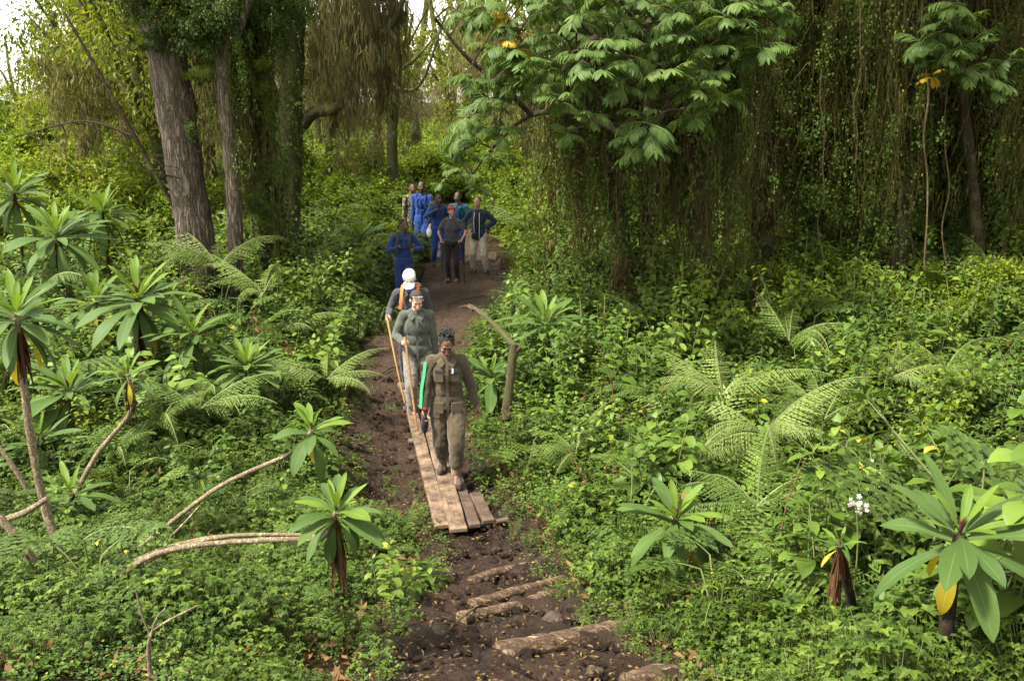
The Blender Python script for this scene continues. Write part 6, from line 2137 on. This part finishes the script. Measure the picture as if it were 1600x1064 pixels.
def cap_hat(mat):
    def fn(J):
        s = J['s']; hc, U, F, R, Rm = J['hc'], J['Uw'], J['Fw'], J['Rw'], J['Rm']
        crown = blob('cap', [ell(hc + U * .052 * s - F * .012 * s, .088 * s, .106 * s, .088 * s, Rm), cap_prim(hc + U * .03 * s - F * .03 * s, .084 * s, hc + U * .075 * s + F * .01 * s, .080 * s), cap_prim(hc + U * .085 * s + F * .045 * s - R * .045 * s, .042 * s, hc + U * .085 * s + F * .045 * s + R * .045 * s, .042 * s)], .008, mat, 3)
        o = link('cap', crown, J['t'])
        mb = MB(); top, bot = [], []
        for k in range(13):
            a = math.pi * (k / 12) 
            x = math.cos(a) * .080 * s; y = (.070 + .125 * math.sin(a) ** .7) * s
            z = .012 * s - .030 * s * math.sin(a) - .030 * s * (abs(math.cos(a)) ** 2)
            p = hc + R * x + F * y + U * (z)
            top.append(p + U * .005); bot.append(p - U * .005)
        ctr = hc + F * .04 * s + U * .022 * s
        v = top + bot + [ctr + U * .006, ctr - U * .006]
        f = [(k, k + 1, 26) for k in range(12)] + [(13 + k + 1, 13 + k, 27) for k in range(12)] + [(k, 13 + k, 13 + k + 1, k + 1) for k in range(12)] + [(12, 25, 27, 26), (0, 26, 27, 13)]
        mb.add(v, f); link('brim', mb.mesh('brim', [M[mat]]), o)
        for dx in (-.016, .0, .016):
            mb = MB(); box(mb, hc + F * .098 * s + U * .068 * s + R * dx * s, .006 * s, .003 * s, .004 * s, Rm); link('print_mark', mb.mesh('print_mark', [M['mark']], smooth=False), o)
    return fn

def headband(mat):
    def fn(J):
        s = J['s']; hc, U, F, Rm = J['hc'], J['Uw'], J['Fw'], J['Rm']
        link('headband', blob('headband', [ell(hc + U * .062 * s - F * .012 * s, .088 * s, .104 * s, .060 * s, Rm)], .009, mat, 2, .003, 30), J['t'])
    return fn

def sunglasses_up(J):
    s = J['s']; hc, U, F, R, Rm = J['hc'], J['Uw'], J['Fw'], J['Rw'], J['Rm']
    t = link('sunglasses', None, J['t'])
    for sg in (-1, 1):
        c = hc + U * .105 * s + F * .062 * s + R * sg * .036 * s
        link('lens', prims_mesh([ell(c, .030 * s, .010 * s, .021 * s, Rm @ Matrix.Rotation(-.8, 3, 'X'))]).mesh('lens', [M['lens']]), t)
        mb = MB(); tube(mb, [c + R * sg * .028 * s, c + R * sg * .052 * s - F * .03 * s - U * .01 * s, hc + R * sg * .09 * s + U * .05 * s - F * .03 * s], .004, 5); tube(mb, [c + U * .021 * s - R * .026 * s + F * .004, c + U * .025 * s + F * .004, c + U * .021 * s + R * .026 * s + F * .004], .004, 5)
        link('frame', mb.mesh('frame', [M['metal']]), t)

def straps(mat, w=.026, reach=.26):
    def fn(J):
        s = J['s']
        for sg in (-1, 1):
            sh = J['neck'] + Vector((sg * .105 * s, 0, -.01 * s))
            pts = [sh + Vector((0, .09 * s, -.02 * s)), sh + Vector((0, .0, .040 * s)), sh + Vector((sg * .005 * s, -.10 * s, -.035 * s)), sh + Vector((sg * .012 * s, -.150 * s * J['b'], -.13 * s)), sh + Vector((sg * .03 * s, -.145 * s * J['b'], -reach * s))]
            patch(J, 'backpack_strap', pts, w * s, mat, .012, 't')
    return fn

def backpack(label, mat, w=.16, h=.24, dpt=.10, rise=0.0):
    def fn(J):
        s = J['s']; c = J['chest'] + Vector((0, (.13 + dpt) * s, rise * s))
        t = thing('backpack', label, 'backpack', J['t'].location.copy(), 'backpacks', J['t'].rotation_euler.z)
        o = link('pack_body', blob('pack_body', [ell(c, w * s, dpt * s, h * s), cap_prim(c + Vector((-.07 * s, 0, -.14 * s)), dpt * .8 * s, c + Vector((.07 * s, 0, -.14 * s)), dpt * .8 * s), cap_prim(c + Vector((-.06 * s, 0, .16 * s)), dpt * .75 * s, c + Vector((.06 * s, 0, .16 * s)), dpt * .75 * s)], .014, mat, 4, .006, 10), t)
        mb = MB(); tube(mb, smooth_path([c + Vector((-.04 * s, -dpt * .5 * s, h * s)), c + Vector((0, -dpt * .5 * s, (h + .035) * s)), c + Vector((.04 * s, -dpt * .5 * s, h * s))], 7), .007, 5)
        link('carry_loop', mb.mesh('carry_loop', [M['pack']]), o)
    return fn

def staff(label, top, bottom, r, mat, knob=True, name='walking_stick', group='walking sticks'):
    top, bottom = Vector(top), Vector(bottom)
    random.seed(int(top.x * 1000) & 255)
    P = smooth_path([bottom, bottom.lerp(top, .5) + Vector((rnd(-.012, .012), 0, 0)), top], 16)
    t = thing(name, label, 'stick' if knob else 'pole', bottom, group)
    mb = MB(); tube(mb, [p - bottom for p in P], [r * (1.0 if not knob else .85 + .25 * i / 15) for i in range(16)], 7, 0, .12 if knob else 0, freq=18)
    link('shaft', mb.mesh('shaft', [M[mat]]), t)
    if not knob:
        d = (top - bottom).normalized()
        mb = MB(); tube(mb, [top - bottom - d * .11, top - bottom - d * .05, top - bottom + d * .02], [.013, .016, .014], 8); link('grip', mb.mesh('grip', [M['black']]), t)
        mb = MB(); tube(mb, [d * .05, d * .056], [.028, .026], 10); link('basket', mb.mesh('basket', [M['black']]), t)
    return t

def W(J, p):
    return J['t'].matrix_basis @ Vector(p) if False else J['t'].location + Matrix.Rotation(J['t'].rotation_euler.z, 3, 'Z') @ Vector(p)

def build_people():
    # woman in olive uniform, striding over the planks
    p = hit(702, 742, .12)
    J = person('woman in olive uniform with bright green sleeve strip, walking on the planks', p, 1.64, .05, .07, feet=((-.07, .17, 0), (.085, -.22, .0)), hands=((-.275, -.12, .70), (.315, .02, .80)), poles=((-.8, .6, 0), (.8, .6, 0)), curls=(.75, .5), head=(.05, .55), bob=.03,
               skin='skin_dark', hair=('locks', 'hair_black'), top=('jacket', 'olive'), legs=('olive', .62), fine=True, female=True, lowered=True, legfit=1.5, build=1.04,
               extras=[pocket(-.085, -.01, .05, .055), pocket(.085, -.01, .05, .055), pocket(-.095, -.36, .055, .06), pocket(.095, -.36, .055, .06), chest_mark('name_tape', -.085, .06, .045, .011, 'tape'), chest_mark('name_tape', .095, .062, .040, .018, 'tape'), chest_mark('white_tag', .062, .062, .008, .026, 'tagwhite'), sleeve_strip(-1, 'green_strip', .027), placket('olive'), gaiters('gaiter')])
    hw = J['wr'][0]
    t = thing('dark_pouch', 'dark crumpled pouch held low in the uniformed woman\'s hand', 'pouch', W(J, hw))
    link('pouch_body', blob('pouch_body', [ell((0.0, -.03, -.17), .042, .03, .09), cap_prim((0, -.02, -.02), .022, (0, -.03, -.15), .036)], .009, 'black', 3, .006, 16), t)
    # woman in grey-green shirt
    p = hit(655, 648, .08)
    J = person('woman in grey-green shirt with sunglasses on her head, leaning on a wooden stick', p, 1.70, .12, .06, feet=((-.09, -.10, 0), (.09, .08, 0)), hands=((-.185, -.24, 1.08), (.25, .0, .82)), poles=((-.5, .7, -.5), (.6, .7, 0)), curls=(1.35, .4), head=(.12, .5),
               skin='skin_light', hair=('tied', 'hair_brown'), top=('shirt', 'greyshirt'), legs=('grey_trousers',), fine=True, female=True, lowered=True, build=1.05,
               extras=[sunglasses_up, placket('greyshirt')])
    h = W(J, J['wr'][0] + (J['wr'][0] - J['el'][0]).normalized() * .085 + Vector((.012, -.045, 0)))
    bt = at(652, 684, 10.3); bt.z = .14
    top = h + (h - bt).normalized() * .12
    staff('brown wooden stick in the hand of the woman in grey-green shirt', top, bt, .017, 'stickwood')
    # hiker in a white cap
    p = hit(647, 604, .02)
    J = person('hiker in white cap and charcoal top with orange backpack straps, head bowed', p, 1.74, .0, .12, feet=((-.1, -.05, 0), (.1, .1, 0)), hands=((-.30, -.24, 1.08), (.30, .05, .84)), poles=((-.35, .8, -.6), (.5, .8, 0)), curls=(1.35, .4), head=(.0, .50),
               skin='skin_light', hair=('crop', 'hair_brown'), top=('shirt', 'charcoal'), legs=('black',), fine=True, lowered=True, build=1.02, extras=[cap_hat('white'), neck_buff('buff'), straps('orange', .019), backpack('dark backpack on the hiker in white cap', 'pack')])
    h = W(J, J['wr'][0] + (J['wr'][0] - J['el'][0]).normalized() * .085 + Vector((.012, -.045, 0)))
    bt = hit(633, 632, .0)
    staff('pale yellowish stick held by the hiker in white cap', h + (h - bt).normalized() * .08, bt, .015, 'stickpale')
    # man in blue with a dark backpack, looking aside
    p = hit(633, 478, .0)
    J = person('man in blue overalls gripping dark backpack straps, head turned aside', p, 1.72, .18, .08, feet=((-.1, .1, 0), (.1, -.14, 0)), hands=((-.13, -.2, 1.22), (.19, -.2, 1.16)), poles=((-.8, .4, -.9), (.9, .4, -.7)), curls=(1.3, 1.3), head=(.85, .1),
               skin='skin_deep', hair=('crop', 'hair_black'), top=('shirt', 'blue_deep'), legs=('blue_deep',), build=1.06, extras=[straps('pack', .03, .34), backpack('dark backpack on the man with head turned aside', 'pack', .2, .26, .12, -.03), belt('blue_deep', .05)])
    # camouflaged man behind
    p = hit(643, 392, .0); p.y = 24.2; p.x = col_x(642, 24.2, 1); p.z = hz(p.x, p.y)
    person('man in camouflage jacket half hidden behind the ferns', p, 1.66, .45, .02, feet=((-.08, .0, 0), (.14, .05, 0)), shift=(.03, 0), head=(.4, .05), skin='skin_dark', hair=('crop', 'hair_black'), top=('jacket', 'camo'), legs=('camo',))
    # tall man in blue
    x = col_x(662, 23.0, 1.0); p = Vector((x, 23.0, hz(x, 23.0)))
    J = person('tall man in bright blue overalls standing upright at the back', p, 1.88, -.2, .03, feet=((-.12, .06, 0), (.07, -.08, 0)), shift=(-.03, 0), hands=((-.27, -.02, .84), (.25, -.12, .86)), head=(.25, .05), skin='skin_deep', hair=('crop', 'hair_black'), top=('jacket', 'blue'), legs=('blue',), build=1.05, extras=[placket('blue'), straps('blue_deep', .016, .3)])
    # man in blue behind the headband woman, one hand raised
    x = col_x(684, 21.8, 1.0); p = Vector((x, 21.8, hz(x, 21.8)))
    J = person('man in blue overalls raising a hand to his pack strap, face behind leaves', p, 1.72, .35, .03, feet=((-.1, .1, 0), (.08, -.12, 0)), hands=((-.13, -.22, 1.36), (.2, -.15, 1.0)), poles=((-.9, -.2, -.6), (.8, .6, 0)), curls=(1.2, .6), head=(.2, .15), skin='skin_deep', hair=('crop', 'hair_black'), top=('shirt', 'blue'), legs=('blue', .8),
               extras=[backpack('grey backpack high on the back of the man raising a hand', 'pack_grey', .19, .27, .13, .03), straps('pack', .022)])
    t = thing('white_bag', 'white cloth bag hanging at the side of the man raising a hand', 'bag', W(J, J['Pv'] + Vector((-.22, -.02, -.02))))
    link('bag_body', blob('bag_body', [ell((0, 0, -.05), .07, .045, .13), cap_prim((0, 0, .06), .03, (.03, 0, .14), .02)], .011, 'white', 3, .008, 14), t)
    # man in blue and teal at the back
    x = col_x(719, 22.6, 1.0); p = Vector((x, 22.6, hz(x, 22.6)))
    J = person('man in blue overalls under an open teal jacket, behind the headband woman', p, 1.76, -.2, .05, feet=((-.14, .02, 0), (.06, -.1, 0)), shift=(-.03, 0), hands=((-.17, -.22, .98), (.2, -.2, .98)), curls=(.9, .9), head=(-.3, .05), skin='skin_dark', hair=('crop', 'hair_black'), top=('open', 'teal'), legs=('blue_deep',),
               extras=[lambda J: patch(J, 'shirt_front', [J['neck'] + Vector((0, -.135, -.08)), J['chest'] + Vector((0, -.172, 0)), J['Pv'] + Vector((0, -.172, .12)), J['Pv'] + Vector((0, -.160, -.08))], .045, 'blue', .008)])
    # woman with red headband and trekking poles
    x = col_x(706, 20.1, 1.0); p = Vector((x, 20.1, hz(x, 20.1)))
    J = person('woman in grey tee and red headband, standing with two trekking poles', p, 1.68, -.1, .0, feet=((-.09, .0, 0), (.11, -.02, 0)), hands=((-.20, -.22, .98), (.26, -.22, 1.0)), poles=((-.9, .7, 0), (.9, .7, 0)), curls=(1.3, 1.3), head=(.45, .02), skin='skin_tan', hair=('tied', 'hair_brown'), top=('tee', 'tee'), legs=('maroon',), female=True, build=1.08,
               extras=[headband('red'), belt('black', .03, .185, .03), lambda J: link('waist_pack', blob('waist_pack', [ell(J['Pv'] + Vector((0, -.165, .0)), .11, .05, .06)], .012, 'black', 3, .004, 14), J['t'])])
    for i, lab in ((0, 'trekking pole in the headband woman\'s hand beside the blue overalls'), (1, 'trekking pole in the headband woman\'s hand beside the navy jacket')):
        h = W(J, J['wr'][i] + (J['wr'][i] - J['el'][i]).normalized() * .08 + Vector((0, -.04, 0)))
        bt = Vector((h.x + (-.02, .10)[i], h.y - .22, 0)); bt.z = hz(bt.x, bt.y) + .01
        staff(lab, h + (h - bt).normalized() * .05, bt, .009, 'metal', False, 'trekking_pole', 'trekking poles')
    t = staff('third thin pole planted beside the navy jacket man', Vector((h.x + .06, h.y + .1, .95 + p.z)), Vector((h.x + .10, h.y + .05, p.z)), .008, 'metal', False, 'trekking_pole', 'trekking poles')
    # man in navy jacket and khaki trousers, hand on hip
    x = col_x(744, 21.2, 1.0); p = Vector((x, 21.2, hz(x, 21.2)))
    def piping(J):
        for sg in (-1, 1):
            patch(J, 'white_piping', [J['neck'] + Vector((sg * .055, -.13, -.06)), J['chest'] + Vector((sg * .07, -.178, -.02)), J['Pv'] + Vector((sg * .06, -.172, .10)), J['Pv'] + Vector((sg * .055, -.168, -.10))], .0035, 'tagwhite', .008)
        patch(J, 'shirt_front', [J['neck'] + Vector((0, -.12, -.06)), J['chest'] + Vector((0, -.176, -.02)), J['Pv'] + Vector((0, -.17, .10)), J['Pv'] + Vector((0, -.166, -.08))], .05, 'black', .004)
        link('waist_pouch', blob('waist_pouch', [ell(J['Pv'] + Vector((-.06, -.19, -.03)), .075, .04, .085)], .012, 'black', 3, .004, 14), J['t'])
    person('man in navy jacket with pale piping and khaki trousers, hand on hip', p, 1.76, -.22, .02, feet=((-.06, -.02, 0), (.25, -.02, 0)), hands=((-.24, -.1, .95), (.235, .03, 1.03)), poles=((-.8, .6, 0), (1, .35, .1)), curls=(.5, 1.0), head=(-.2, .1), skin='skin_tan', hair=('crop', 'hair_brown'), top=('open', 'navy'), legs=('khaki',), legfit=1.2, shift=(.06, 0),
           extras=[piping])

build_people()
